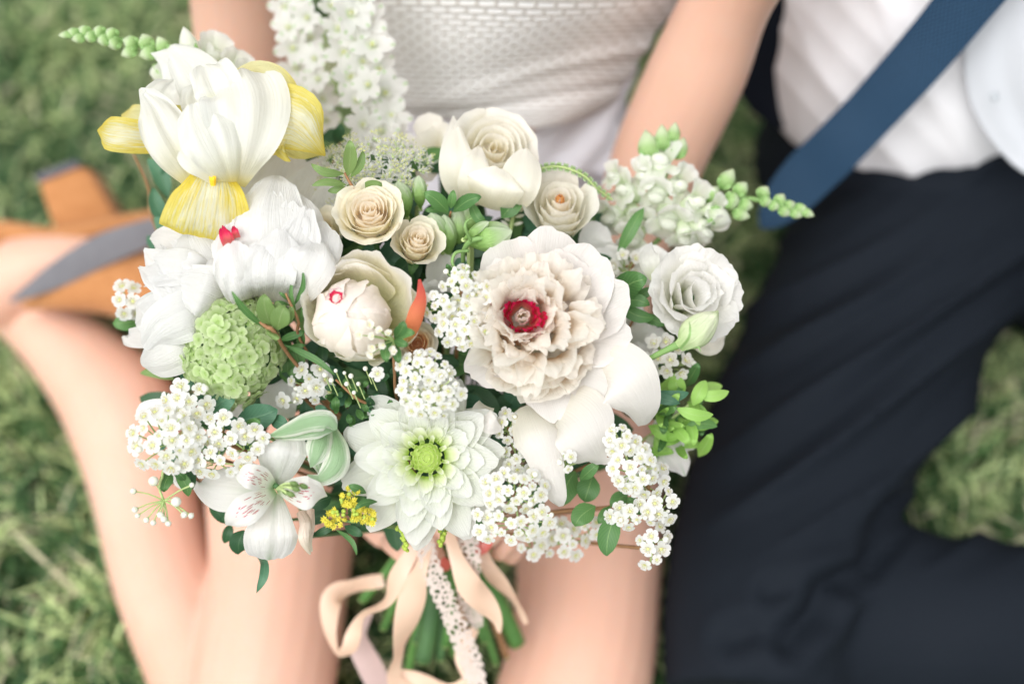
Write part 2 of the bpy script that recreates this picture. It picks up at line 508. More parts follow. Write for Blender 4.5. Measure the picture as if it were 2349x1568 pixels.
M['standard'] = petal_mat('iris_standard', [(0, (.86, .78, .36)), (.18, (.85, .85, .72)), (.4, (.85, .86, .82)), (1, (.86, .87, .85))], vein=.22, vs_=34, trans=.5)
def dashes(n, U, V, uv, col):
    mp = n.n('ShaderNodeMapping'); mp.inputs['Scale'].default_value = (9.5, 5.5, 1); n.l(uv, mp.inputs[0])
    vo = n.n('ShaderNodeTexVoronoi'); vo.inputs['Scale'].default_value = 1.0; vo.inputs['Randomness'].default_value = .8
    n.l(mp.outputs[0], vo.inputs['Vector'])
    sx, sy, _ = n.sep(vo.outputs['Position'])
    gx, gy, _ = n.sep(mp.outputs[0])
    dx = n.math('ABSOLUTE', n.math('SUBTRACT', gx, sx)); dy = n.math('ABSOLUTE', n.math('SUBTRACT', gy, sy))
    e = n.math('ADD', n.math('POWER', n.math('DIVIDE', dx, .13), 2.0), n.math('POWER', n.math('DIVIDE', dy, .30), 2.0))
    m = n.math('LESS_THAN', e, 1.0)
    a = n.math('ABSOLUTE', n.math('SUBTRACT', U, .5))
    reg = n.math('MULTIPLY', n.math('LESS_THAN', a, .36), n.math('MULTIPLY', n.math('GREATER_THAN', V, .16), n.math('LESS_THAN', n.math('ADD', V, n.math('MULTIPLY', a, .5)), .66)))
    r = n.ramp([(0, (.25, .06, .02)), (.35, (.40, .05, .04)), (.6, (.62, .03, .12))], V)
    return n.mix(n.math('MULTIPLY', m, reg), col, r.outputs[0])
M['alstro_dash'] = petal_mat('freckled_lily_petal', [(0, (0.40, 0.58, 0.28)), (.16, (0.86, 0.88, 0.77)), (.4, (0.90, 0.89, 0.87)), (.93, (0.91, 0.90, 0.89)), (1, (0.80, 0.86, 0.67))], vein=.2, vs_=24, trans=0.50, spots=dashes)
def midline(n, U, V, uv, col):
    a = n.math('ABSOLUTE', n.math('SUBTRACT', U, .5))
    m = n.math('MULTIPLY', n.math('SUBTRACT', 1.0, n.math('MINIMUM', n.math('DIVIDE', a, .14), 1.0)), n.math('POWER', n.math('ABSOLUTE', n.math('MULTIPLY_ADD', V, 2.0, -1.0)), 2.0))
    return n.mix(n.math('MULTIPLY', m, .75), col, (.36, .56, .30))
M['alstro'] = petal_mat('white_lily_petal', [(0, (0.73, 0.82, 0.62)), (.2, (0.88, 0.89, 0.86)), (1, (.90, .90, .90))], vein=.25, vs_=20, trans=0.50, spots=midline)
def greenflame(n, U, V, uv, col):
    a = n.math('MULTIPLY', n.math('ABSOLUTE', n.math('SUBTRACT', U, .5)), 2)
    no = n.noise(uv, 1.0, 3, .6, (16, 2.0, 1))
    f = n.math('MULTIPLY', n.math('SUBTRACT', n.math('ADD', n.math('SUBTRACT', 1.15, a), n.math('MULTIPLY', n.math('SUBTRACT', no, .5), 1.6)), .35), 2.2)
    f = n.math('MINIMUM', n.math('MAXIMUM', f, 0.0), 1.0)
    return n.mix(n.math('MULTIPLY', f, .8), col, (.26, .47, .22))
M['flame'] = petal_mat('green_flamed_tulip_petal', [(0, (0.65, 0.77, 0.55)), (.4, (0.83, 0.86, 0.76)), (1, (0.86, 0.88, 0.82))], vein=.4, vs_=26, trans=0.45, spots=greenflame)
M['snap'] = petal_mat('snapdragon_petal', [(0, (0.71, 0.83, 0.55)), (.45, (0.86, 0.89, 0.79)), (1, (0.91, 0.91, 0.88))], vein=.15, trans=0.55)
M['snap_bud'] = petal_mat('snapdragon_bud', [(0, (0.22, 0.42, 0.12)), (.4, (0.42, 0.62, 0.26)), (.8, (0.73, 0.83, 0.58)), (1, (0.69, 0.80, 0.53))], vein=.25, vs_=18, trans=0.40)
M['snap_throat'] = petal_mat('snapdragon_throat', [(0, (.42, .62, .28)), (.5, (.70, .80, .55)), (1, (.84, .88, .76))], vein=.2, trans=.35)
M['floret'] = petal_mat('spirea_petal', [(0, (0.82, 0.84, 0.65)), (.3, (0.90, 0.90, 0.86)), (1, (0.92, 0.92, 0.92))], vein=.1, trans=0.50)
M['floret_dim'] = petal_mat('waxy_floret_petal', [(0, (0.80, 0.80, 0.65)), (.4, (0.89, 0.88, 0.84)), (1, (0.91, 0.90, 0.86))], vein=.1, trans=0.50)
M['centre'] = plain_mat('floret_centre_green', (.52, .56, .20), (.66, .66, .32), scale=900)
M['stamen'] = plain_mat('stamen_brown', (.45, .30, .12), (.6, .5, .25), scale=900)
M['bud'] = petal_mat('pearl_bud', [(0, (0.40, 0.55, 0.22)), (.35, (0.86, 0.86, 0.74)), (1, (0.90, 0.90, 0.86))], vein=.1, trans=0.40)
M['leaf'] = leaf_mat('leaf_green', (.05, .145, .045), (.12, .26, .075))
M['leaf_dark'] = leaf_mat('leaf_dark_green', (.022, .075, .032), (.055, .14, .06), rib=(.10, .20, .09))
M['leaf_blue'] = leaf_mat('leaf_bluish_green', (.045, .14, .08), (.10, .24, .14), rib=(.16, .30, .18))
M['leaf_bright'] = leaf_mat('leaf_bright_green', (.22, .46, .07), (.40, .64, .17), rib=(.42, .60, .25), trans=.35)
M['leaf_olive'] = leaf_mat('leaf_olive_green', (.11, .20, .05), (.22, .33, .11), rib=(.28, .36, .16))
M['stem'] = plain_mat('stem_green', (.13, .26, .07), (.24, .38, .14), scale=60, rough=.5)
M['stem_dark'] = plain_mat('stem_dark_green', (.03, .09, .035), (.08, .18, .06), scale=60, rough=.45)
M['stem_cut'] = plain_mat('cut_stem_green', (.04, .13, .03), (.11, .25, .06), scale=50, rough=.4)
M['twig'] = plain_mat('twig_brown', (.22, .11, .05), (.36, .20, .10), scale=150, rough=.7)
M['pedicel'] = plain_mat('pedicel_green', (.34, .46, .18), (.48, .58, .26), scale=200, rough=.6)
M['green_bud'] = petal_mat('striped_green_bud', [(0, (0.30, 0.52, 0.14)), (.5, (0.42, 0.64, 0.24)), (1, (0.74, 0.84, 0.63))], vein=.5, vs_=16, trans=0.45)
M['yellow'] = plain_mat('goldenrod_yellow', (.50, .43, .03), (.60, .55, .08), scale=400, rough=.7)
M['yellow_bud'] = plain_mat('goldenrod_bud', (.30, .42, .05), (.42, .52, .10), scale=400, rough=.7)
# ================================================================= setting
def structure(o): o['kind'] = 'structure'; return o
g = NT('lawn_soil')
tc = g.n('ShaderNodeTexCoord')
n1 = g.noise(tc.outputs['Object'], 7, 4); n2 = g.noise(tc.outputs['Object'], 60, 4)
col = g.mix(n1, (.022, .045, .016), (.055, .085, .03))
col = g.mix(g.math('MULTIPLY', n2, .5), col, (.09, .10, .045))
soil = g.done(g.princ(col, .9, .1, normal=g.bump(n2, .6, .01)))
gx = np.concatenate([[-200, -60, -20, -8], np.linspace(-3, 3, 41), [8, 20, 60, 200]])
gy = np.concatenate([[-200, -60, -20, -8], np.linspace(-2, 4, 41), [8, 20, 60, 200]])
XX, YY = np.meshgrid(gx, gy)
ZZ = .006 * np.sin(XX * 5.1) * np.sin(YY * 4.3)
me = mk_mesh('lawn_ground', np.stack([XX, YY, ZZ], -1).reshape(-1, 3), grid_faces(len(gx), len(gy)), None, soil)
structure(new_obj('lawn_ground', me))

gm = NT('grass_blade')
at = gm.n('ShaderNodeAttribute'); at.attribute_name = 'tint'
gm.leafy(at.outputs['Color'], .5, .3, .35)
nr = np.random.default_rng(5)
def grass(nb, x0, x1, y0, y1, name, hmin=.025, hmax=.06):
    x = nr.uniform(x0, x1, nb); y = nr.uniform(y0, y1, nb)
    patch = .5 + .5 * np.sin(x * 23 + 2 * np.sin(y * 17)) * np.sin(y * 19 + 1.7 * np.sin(x * 13 + 1))
    patch2 = .5 + .5 * np.sin(x * 51 + 2.5 * np.sin(y * 37)) * np.sin(y * 43 + 2 * np.sin(x * 29 + 1))
    h = nr.uniform(hmin, hmax, nb) * (.45 + .8 * patch)
    w = nr.uniform(.0012, .0028, nb)
    a = nr.uniform(0, 2 * np.pi, nb) + 0.8 * np.sin(x * 11) ; lean = nr.uniform(.25, 1.5, nb) * h
    dx, dy = np.cos(a), np.sin(a)
    V = np.zeros((nb, 7, 3))
    for i, t in enumerate((0, .4, .75)):
        bx = x + dx * lean * t ** 1.8; by = y + dy * lean * t ** 1.8; bz = h * (t - .25 * t * t)
        ww = w * (1 - .35 * t)
        V[:, i * 2] = np.stack([bx - dy * ww, by + dx * ww, bz], -1)
        V[:, i * 2 + 1] = np.stack([bx + dy * ww, by - dx * ww, bz], -1)
    V[:, 6] = np.stack([x + dx * lean, y + dy * lean, h * .78], -1)
    base = np.array([(0, 1, 3, 2), (2, 3, 5, 4)]); tri = np.array([(4, 5, 6)])
    off = (np.arange(nb) * 7)[:, None, None]
    q = (base[None] + off).reshape(-1, 4); t_ = (tri[None] + off).reshape(-1, 3)
    me = bpy.data.meshes.new(name)
    me.vertices.add(nb * 7); me.vertices.foreach_set('co', V.astype(np.float32).ravel())
    nl = len(q) * 4 + len(t_) * 3
    me.loops.add(nl); me.loops.foreach_set('vertex_index', np.concatenate([q.ravel(), t_.ravel()]).astype(np.int32))
    me.polygons.add(len(q) + len(t_))
    me.polygons.foreach_set('loop_start', np.concatenate([np.arange(len(q)) * 4, len(q) * 4 + np.arange(len(t_)) * 3]).astype(np.int32))
    me.update(calc_edges=True)
    r = nr.uniform(0, 1, nb); 
    green = np.array([.125, .25, .085]); light = np.array([.54, .65, .31]); dark = np.array([.04, .095, .04]); straw = np.array([.72, .67, .46])
    patch3 = .5 + .5 * np.sin(x * 83 + 2.2 * np.sin(y * 61 + 1)) * np.sin(y * 71 + 2.1 * np.sin(x * 47))
    k = np.clip((patch * .35 + patch3 * .75 + r * .3 - .35) * 1.5, 0, 1)[:, None]
    c = dark * (1 - k) + green * k
    lt = ((r * .8 + patch3 * .7 + .3 * patch2) > 1.02)[:, None]; c = np.where(lt, light * (.7 + .6 * nr.uniform(0, 1, nb)[:, None]), c)
    st = (nr.uniform(0, 1, nb) < .07 + .10 * (patch2 > .72))[:, None]; c = np.where(st, straw * (.6 + .6 * nr.uniform(0, 1, nb)[:, None]), c)
    ca = me.color_attributes.new('tint', 'FLOAT_COLOR', 'POINT')
    cc = np.ones((nb, 7, 4), dtype=np.float32); cc[:, :, :3] = c[:, None, :]
    ca.data.foreach_set('color', cc.ravel())
    me.materials.append(gm.m)
    o = new_obj(name, me)
    return tag(o, 'short mown green grass with pale dry blades all round the couple', 'grass', kind='stuff')
grass(90000, -1.1, 1.1, .2, 2.1, 'grass')
GR2 = grass(45000, -3, 3, -1.5, 4.5, 'grass', .03, .08)

# ================================================================= people
def remesh(name, geos, voxel, smooth=6, mat=None, displace=None, fac=.6):
    """union of closed shapes -> one continuous skin"""
    G = Geo()
    for gg in geos: G.add(*gg)
    me = mk_mesh(name, np.vstack(G.v), G.f, None, None)
    o = bpy.data.objects.new(name, me); scene.collection.objects.link(o)
    m = o.modifiers.new('r', 'REMESH'); m.mode = 'VOXEL'; m.voxel_size = voxel; m.adaptivity = 0
    s = o.modifiers.new('s', 'SMOOTH'); s.iterations = smooth; s.factor = fac
    dg = bpy.context.evaluated_depsgraph_get()
    me2 = bpy.data.meshes.new_from_object(o.evaluated_get(dg))
    bpy.data.objects.remove(o)
    me2.name = name
    n = len(me2.vertices)
    co = np.empty(n * 3, dtype=np.float32); me2.vertices.foreach_get('co', co); co = co.reshape(-1, 3).astype(float)
    if displace is not None:
        no = np.empty(n * 3, dtype=np.float32); me2.vertices.foreach_get('normal', no); no = no.reshape(-1, 3)
        co = displace(co, no)
        me2.vertices.foreach_set('co', co.astype(np.float32).ravel())
    me2.materials.clear()
    if mat: me2.materials.append(mat)
    me2.polygons.foreach_set('use_smooth', np.ones(len(me2.polygons), dtype=bool))
    me2.update()
    return me2

def to_px(co):
    r = co - CAM; d = r @ FW
    return 1174.5 + (r @ RX) / d / K, 784 - (r @ UP) / d / K, d

def limb(pts, ns=20, n=24, flat=1.0, fdir=None):
    """pts: (world point, radius)"""
    return tube([p for p, r in pts], [r for p, r in pts], ns, n, True, flat, fdir)

def skin_mat(name, a, b, mole=None):
    n = NT(name); tc = n.n('ShaderNodeTexCoord')
    no = n.noise(tc.outputs['Object'], 7, 4, .6); no2 = n.noise(tc.outputs['Object'], 34, 4, .65); fine = n.noise(tc.outputs['Object'], 320, 3)
    col = n.mix(n.math('MULTIPLY_ADD', no, 1.6, -.3), a, b)
    col = n.mix(n.math('MULTIPLY', n.math('POWER', no2, 2.0), .55), col, tuple(x * y for x, y in zip(a, (.98, .80, .74))))
    if mole is not None:
        vm = n.n('ShaderNodeVectorMath'); vm.operation = 'DISTANCE'; n.l(tc.outputs['Object'], vm.inputs[0]); vm.inputs[1].default_value = mole
        f = n.math('SUBTRACT', 1.0, n.math('MINIMUM', n.math('DIVIDE', vm.outputs['Value'], .0042), 1.0))
        col = n.mix(n.math('MINIMUM', n.math('MULTIPLY', f, 2.5), 1.0), col, (.16, .07, .04))
    h = n.bump(n.math('ADD', fine, n.math('MULTIPLY', no2, 1.5)), .16, .0008)
    return n.done(n.princ(col, .46, .38, .25, 0, h, (.012, .004, .002)))
SKIN = skin_mat('fair_warm_skin', (.695, .455, .36), (.635, .375, .275), tuple(PZ(347, 1252, .118) - np.array([0, .84, 0])))
SKIN2 = skin_mat('light_skin', (.66, .42, .32), (.60, .36, .26))

def person(label, pos):
    o = bpy.data.objects.new('person', None); scene.collection.objects.link(o); o.empty_display_size = .1
    o.location = pos
    return tag(o, label, 'person')
def under(o, name, me, parent_loc, mat=None):
    me.transform(Matrix.Translation(-Vector(parent_loc)))
    return new_obj(name, me, o)

# ---- bride --------------------------------------------------------
BL = (0.0, .84, 0.0)
bride = person('seated bride in a white basket weave dress holding the bouquet over bare folded legs', BL)
shapes = []
# trunk, hips
hip = np.array([0.0, .93, .10])
shapes.append(limb([(hip + [0, .02, -.02], .13), (np.array([0, .975, .22]), .115), (np.array([0.01, .99, .36]), .108), (np.array([.01, 1.0, .52]), .12), (np.array([.01, 1.0, .64]), .125), (np.array([.01, 1.0, .72]), .07), (np.array([.01, .99, .80]), .05)], 24, 30))
shapes.append(limb([(np.array([-.13, .84, .085]), .10), (np.array([.14, .84, .085]), .10)], 20, 12))
# right thigh (picture left) from hip to knee, calf back beside it
def Z(px, py, z, r): return (PZ(px, py, z), r)
shapes.append(limb([(np.array([-.10, .84, .09]), .095), Z(690, 640, .105, .088), Z(645, 900, .10, .084), Z(648, 1150, .102, .073), Z(638, 1350, .096, .065), Z(606, 1540, .085, .066), Z(572, 1700, .078, .060), Z(566, 1790, .070, .048), Z(562, 1850, .066, .020)], 22, 40))
shapes.append(limb([Z(575, 1810, .066, .022), Z(565, 1740, .07, .054), Z(478, 1560, .060, .052), Z(382, 1330, .052, .051), Z(330, 1120, .052, .053), Z(286, 960, .057, .059), Z(205, 850, .058, .050), Z(110, 760, .055, .040), Z(30, 705, .052, .032), Z(-30, 680, .05, .030)], 20, 40))
# her foot inside the near shoe, and the other foot behind it
shapes.append(limb([(P(-40, 700, 1.50), .036), (P(20, 640, 1.495), .040), (P(90, 612, 1.485), .036), (P(180, 590, 1.485), .028), (P(280, 575, 1.50), .022)], 16, 16))
# left thigh and calf (picture right)
shapes.append(limb([(np.array([.10, .84, .09]), .095), Z(1240, 640, .105, .088), Z(1310, 900, .10, .082), Z(1345, 1150, .097, .074), Z(1350, 1350, .092, .068), Z(1325, 1540, .088, .068), Z(1250, 1740, .082, .060), Z(1222, 1840, .074, .046), Z(1205, 1900, .068, .018)], 22, 40))
shapes.append(limb([Z(1262, 1850, .062, .02), Z(1240, 1775, .066, .050), Z(1050, 1690, .05, .046), Z(800, 1700, .05, .045), Z(620, 1745, .045, .040)], 18, 24))
# arms
armL = [P(1905, -420, .98), P(1800, -220, 1.08), P(1680, -20, 1.17), P(1600, 165, 1.235), P(1512, 360, 1.275), P(1425, 600, 1.28), P(1315, 860, 1.26), P(1235, 1060, 1.235)]
shapes.append(limb(list(zip(armL, [.046, .042, .037, .043, .042, .036, .028, .024])), 20, 40))
armR = [P(480, -420, 1.10), P(520, -200, 1.20), P(548, 0, 1.28), P(565, 220, 1.34), P(610, 460, 1.35), P(700, 760, 1.31), P(780, 960, 1.26), P(850, 1110, 1.215)]
shapes.append(limb(list(zip(armR, [.046, .045, .044, .044, .040, .036, .028, .024])), 20, 40))
shapes.append(limb([(armL[0], .048), (np.array([.20, .95, .66]), .06), (np.array([.08, .99, .68]), .06)], 16, 12))
shapes.append(limb([(armR[0], .046), (np.array([-.19, .95, .66]), .06), (np.array([-.06, .99, .68]), .06)], 16, 12))
# her right hand round the stems: palm then five fingers
def pp(l): return [P(a, b, c) for a, b, c in l]
shapes.append(limb(list(zip(pp([(845, 1100, 1.215), (885, 1165, 1.20), (925, 1215, 1.19)]), [.024, .030, .026])), 14, 10, .6, FW))
fr = [
    [(925, 1195, 1.165), (975, 1170, 1.135), (1035, 1180, 1.125), (1075, 1205, 1.135)],
    [(925, 1215, 1.165), (975, 1205, 1.135), (1030, 1222, 1.125), (1062, 1246, 1.135)],
    [(915, 1232, 1.165), (950, 1240, 1.14), (990, 1262, 1.132), (1012, 1284, 1.14)],
    [(895, 1240, 1.165), (915, 1258, 1.145), (942, 1288, 1.138), (957, 1316, 1.145)],
    [(880, 1140, 1.17), (900, 1110, 1.14), (950, 1090, 1.125), (1000, 1085, 1.125)],
]
for i, f in enumerate(fr):
    r = [.0100, .0094, .0088, .0074] if i < 4 else [.013, .012, .0105, .0085]
    shapes.append(limb(list(zip(pp(f), r)), 12, 14))
# her left hand on the other side
shapes.append(limb(list(zip(pp([(1235, 1050, 1.235), (1215, 1130, 1.215), (1185, 1190, 1.20)]), [.024, .030, .026])), 14, 10, .6, FW))
fl = [
    [(1195, 1160, 1.175), (1150, 1150, 1.145), (1110, 1165, 1.13), (1080, 1180, 1.13)],
    [(1195, 1185, 1.175), (1165, 1195, 1.15), (1135, 1222, 1.14), (1108, 1250, 1.14)],
    [(1195, 1205, 1.18), (1178, 1225, 1.165), (1158, 1252, 1.16), (1138, 1280, 1.165)],
    [(1200, 1220, 1.19), (1190, 1242, 1.18), (1176, 1268, 1.178), (1162, 1290, 1.18)],
    [(1215, 1100, 1.19), (1190, 1065, 1.155), (1145, 1050, 1.135), (1100, 1052, 1.13)],
]
for i, f in enumerate(fl):
    r = [.0100, .0094, .0088, .0074] if i < 4 else [.013, .012, .0105, .0085]
    shapes.append(limb(list(zip(pp(f), r)), 12, 14))
me = remesh('body', shapes, .0036, 5, SKIN)
bbody = under(bride, 'body', me, BL)
# nails on the fingertips that show
NAIL = plain_mat('coral_nail_polish', (.72, .16, .13), (.75, .18, .15), rough=.2, spec=.5, bump=0)
for fi, (f, nxt) in enumerate(((fr[3], 0), (fl[1], 0), (fr[2], 0))):
    a, b = P(*f[2]), P(*f[3]); ax = nrm(b - a)
    n_ = nrm(-FW - (-FW @ ax) * ax)
    c = b + n_ * .0060 - ax * .001
    side = np.cross(ax, n_)
    vv, ff = ico((0, 0, 0), 1.0, 2)
    w = c + vv[:, :1] * side * .0058 + vv[:, 1:2] * ax * .0088 + vv[:, 2:3] * n_ * .0030
    nm = mk_mesh('fingernail', w - np.array(BL), ff, None, NAIL)
    new_obj('fingernail', nm, bbody)

# ---- dress
wv = NT('white_basket_weave_cloth')
uv = wv.uv()
br = wv.n('ShaderNodeTexBrick')
br.inputs['Scale'].default_value = 1.0; br.offset = .5; br.squash = 1
br.inputs['Color1'].default_value = (.90, .90, .91, 1); br.inputs['Color2'].default_value = (.93, .93, .94, 1); br.inputs['Mortar'].default_value = (.60, .57, .54, 1)
br.inputs['Mortar Size'].default_value = .13; br.inputs['Mortar Smooth'].default_value = .6
br.inputs['Brick Width'].default_value = 1.0; br.inputs['Row Height'].default_value = .42
wv.l(uv, br.inputs['Vector'])
inv = wv.math('SUBTRACT', 1.0, br.outputs['Fac'])
tc = wv.n('ShaderNodeTexCoord'); nf_ = wv.noise(tc.outputs['Object'], 900, 2)
hh = wv.math('ADD', inv, wv.math('MULTIPLY', nf_, .25))
wp_ = wv.princ(br.outputs['Color'], .8, .15, normal=wv.bump(hh, .8, .0016), sheen=.1)
WEAVE = wv.done(wp_)
LIN = plain_mat('soft_white_lining', (.80, .80, .86), (.77, .77, .84), rough=.85, scale=300, spec=.1, sheen=.2, bump=.3, bdist=.0006)
rg = random.Random(11)
def cloth_sheet(rows, nu, nv, wave=None, thick=.0016, uvs=(1, 1)):
    """rows: left-to-right lists of world points, lofted; wave(U,V) offsets to the viewer"""
    A = np.array([catmull(r, nu) for r in rows])
    B = np.stack([catmull(A[:, i], nv) for i in range(nu)], 1)
    U, V = np.meshgrid(np.linspace(0, 1, nu), np.linspace(0, 1, nv))
    du = np.gradient(B, axis=1); dv = np.gradient(B, axis=0)
    N = np.cross(du, dv); N /= np.linalg.norm(N, axis=-1)[..., None] + 1e-12
    if (N.reshape(-1, 3).mean(0) @ FW) > 0: N = -N
    if wave is not None: B = B + N * wave(U, V)[..., None]
    F = grid_faces(nu, nv); n = nu * nv
    T_, Bt = B.reshape(-1, 3), (B - N * thick).reshape(-1, 3)
    F2 = [(d + n, c + n, b + n, a + n) for a, b, c, d in F]
    ed = [i for i in range(nu)] + [j * nu + nu - 1 for j in range(1, nv)] + [(nv - 1) * nu + i for i in range(nu - 2, -1, -1)] + [j * nu for j in range(nv - 2, 0, -1)]
    side = [(ed[i], ed[i] + n, ed[(i + 1) % len(ed)] + n, ed[(i + 1) % len(ed)]) for i in range(len(ed))]
    uvv = np.stack([U * uvs[0], V * uvs[1]], -1).reshape(-1, 2)
    return np.vstack([T_, Bt]), F + F2 + side, np.vstack([uvv, uvv])
# closed trunk of the dress: bodice over the chest, then the plain skirt part
def ring_loft(rings, ns=56, n=60):
    """rings: (centre world, right half width, depth half, axis-dir not needed)"""
    A = catmull(np.array([list(c) + [a, b] for c, a, b in rings]), n)
    t = np.linspace(0, 2 * np.pi, ns, endpoint=False)
    V = []; 
    for r in A:
        V.append(r[:3] + np.stack([r[3] * np.sin(t), -r[4] * np.cos(t), 0 * t], -1))
    V = np.vstack(V); F = []
    for j in range(n - 1):
        for i in range(ns): F.append((j * ns + i, (j + 1) * ns + i, (j + 1) * ns + (i + 1) % ns, j * ns + (i + 1) % ns))
    u = np.tile(t / (2 * np.pi), n); v = np.repeat(np.linspace(0, 1, n), ns)
    return V, F, np.stack([u, v], -1)
def row(py, d0, l, r, bulge, n=7, lift=0.0):
    out = []
    for i in range(n):
        t = i / (n - 1); px = l + (r - l) * t
        out.append(P(px, py + lift * math.sin(math.pi * t), d0 + bulge * (2 * t - 1) ** 2))
    return out
# skirt under the bouquet, over lap
skirt_rows = [row(150, 1.33, 860, 1440, .05), row(290, 1.345, 880, 1440, .05), row(350, 1.355, 850, 1440, .06), row(430, 1.365, 760, 1420, .07), row(560, 1.37, 560, 1400, .09),
              row(740, 1.36, 480, 1420, .09), row(900, 1.35, 470, 1430, .10), row(980, 1.40, 480, 1430, .06)]
v_, f_, u_ = cloth_sheet(skirt_rows, 70, 70, lambda U, V: .004 * np.sin(U * 26 + V * 5) * V + .003 * np.sin(V * 16 + U * 4))
dress = new_obj('dress', mk_mesh('dress', v_ - np.array(BL), f_, u_, LIN), bride)
bod_rows = [row(-330, 1.00, 700, 1690, .13), row(-160, 1.08, 740, 1640, .12), row(0, 1.155, 775, 1572, .10), row(90, 1.20, 800, 1500, .085), row(170, 1.235, 835, 1448, .075), row(228, 1.258, 868, 1400, .065, lift=26), row(262, 1.272, 895, 1372, .055, lift=30)]
def bwave(U, V):
    r1 = np.exp(-((V - .78 + .35 * (U - .3)) / .035) ** 2)
    r2 = np.exp(-((V - .88 + .22 * (U - .3)) / .03) ** 2)
    return .004 * r1 * U - .003 * r2 + .005 * np.sin(U * 7 + V * 9) * V
v_, f_, u_ = cloth_sheet(bod_rows, 90, 120, bwave, .002, (17.5, 16.5))
new_obj('bodice', mk_mesh('bodice', v_ - np.array(BL), f_, u_, WEAVE), dress)
# pale inner layer seen right of the hem
v_, f_, u_ = cloth_sheet([row(150, 1.30, 1200, 1462, .02), row(260, 1.325, 1150, 1425, .02), row(330, 1.34, 1080, 1440, .02), row(400, 1.35, 1050, 1425, .02)], 30, 30, lambda U, V: .003 * np.sin(U * 20 + V * 7))
new_obj('lining', mk_mesh('lining', v_ - np.array(BL), f_, u_, LIN), dress)

# ---- shoes
SUEDE = plain_mat('tan_suede', (.52, .25, .105), (.34, .14, .05), rough=.9, scale=120, spec=.1, sheen=.15, bump=.3)
SOLE = plain_mat('grey_sole', (.17, .17, .185), (.12, .12, .135), rough=.6, scale=60, spec=.3)
SOLED = plain_mat('heel_tip_rubber', (.10, .10, .12), rough=.6)
def slab(pts, th, mat_name, nsub=1):
    """outline in layout units at given depths, extruded away from the viewer by th metres"""
    w = np.array([P(*p) for p in pts]); n = len(w)
    back = w + FW * th
    V = np.vstack([w, back]); F = [tuple(range(n)), tuple(range(2 * n - 1, n - 1, -1))]
    F += [(i, i + n, (i + 1) % n + n, (i + 1) % n) for i in range(n)]
    return V, F
def add_bevel(o, w=.003, seg=3):
    m = o.modifiers.new('bevel', 'BEVEL'); m.width = w; m.segments = seg; m.limit_method = 'ANGLE'; m.angle_limit = math.radians(30)
    return o
def shoe_part(parent, name, VF, mat, bev=.004):
    v, f = VF[0], VF[1]
    me = mk_mesh(name, np.asarray(v) - np.array(BL), f, None, mat, smooth=False)
    o = new_obj(name, me, parent)
    if bev: add_bevel(o, bev)
    for p in me.polygons: p.use_smooth = True
    return o
# shoe with the block heel (upper of the two)
d1 = 1.53
sp = [(-40, 590, 1.52, 45), (60, 548, 1.51, 26), (180, 535, 1.51, 24), (300, 520, 1.515, 28), (420, 560, 1.53, 60)]
upv = spine_petal(sp, rg, cup=.9, nu=13, nv=24)
def thick(vf, th=.003):
    v, f, uv_ = vf; n = len(v)
    return np.vstack([v, v + FW * th]), list(f) + [(d + n, c + n, b + n, a + n) for a, b, c, d in f], np.vstack([uv_, uv_])
v_, f_, u_ = tube(pp([(-60, 545, 1.50), (20, 532, 1.485), (110, 540, 1.475), (200, 530, 1.475), (300, 512, 1.485), (400, 520, 1.50)]), [.020, .012, .0085, .009, .011, .02], 12, 24, True)
shoe1 = new_obj('shoe', mk_mesh('shoe', v_ - np.array(BL), f_, u_, SUEDE), bride)
shoe1['label'] = 'tan suede shoe with a block heel turned up'
shoe_part(shoe1, 'heel', slab([(84, 412, 1.49), (178, 376, 1.495), (205, 392, 1.495), (278, 515, 1.50), (262, 535, 1.50), (130, 552, 1.495)], .05, None), SUEDE, .006)
shoe_part(shoe1, 'heel_tip', slab([(76, 402, 1.488), (168, 366, 1.493), (192, 378, 1.493), (178, 384, 1.492), (88, 419, 1.488)], .048, None), SOLED, .002)
v_, f_, u_ = tube(pp([(-80, 640, 1.50), (-28, 580, 1.485), (10, 540, 1.485)]), [.03, .026, .014], 14, 14, True, .7)
new_obj('heel_counter', mk_mesh('heel_counter', v_ - np.array(BL), f_, u_, SUEDE), shoe1)
# pointed shoe below, sole towards the viewer
v_, f_, u_ = limb(list(zip(pp([(60, 700, 1.46), (140, 672, 1.445), (240, 655, 1.45), (340, 660, 1.46), (450, 690, 1.48)]), [.006, .018, .030, .040, .045])), 20, 26, 1.0)
shoe2 = new_obj('shoe', mk_mesh('shoe', v_ - np.array(BL), f_, u_, SUEDE), bride)
shoe2['label'] = 'pointed tan suede shoe with its grey sole showing'
v_, f_, u_ = thick(spine_petal([(22, 690, 1.425, 3), (70, 665, 1.42, 16), (140, 625, 1.418, 30), (230, 575, 1.418, 36), (320, 540, 1.42, 32), (430, 505, 1.43, 24)], rg, cup=-.2, nu=9, nv=30), .005)
new_obj('sole', mk_mesh('sole', v_ - np.array(BL), f_, u_, SOLE), shoe2)

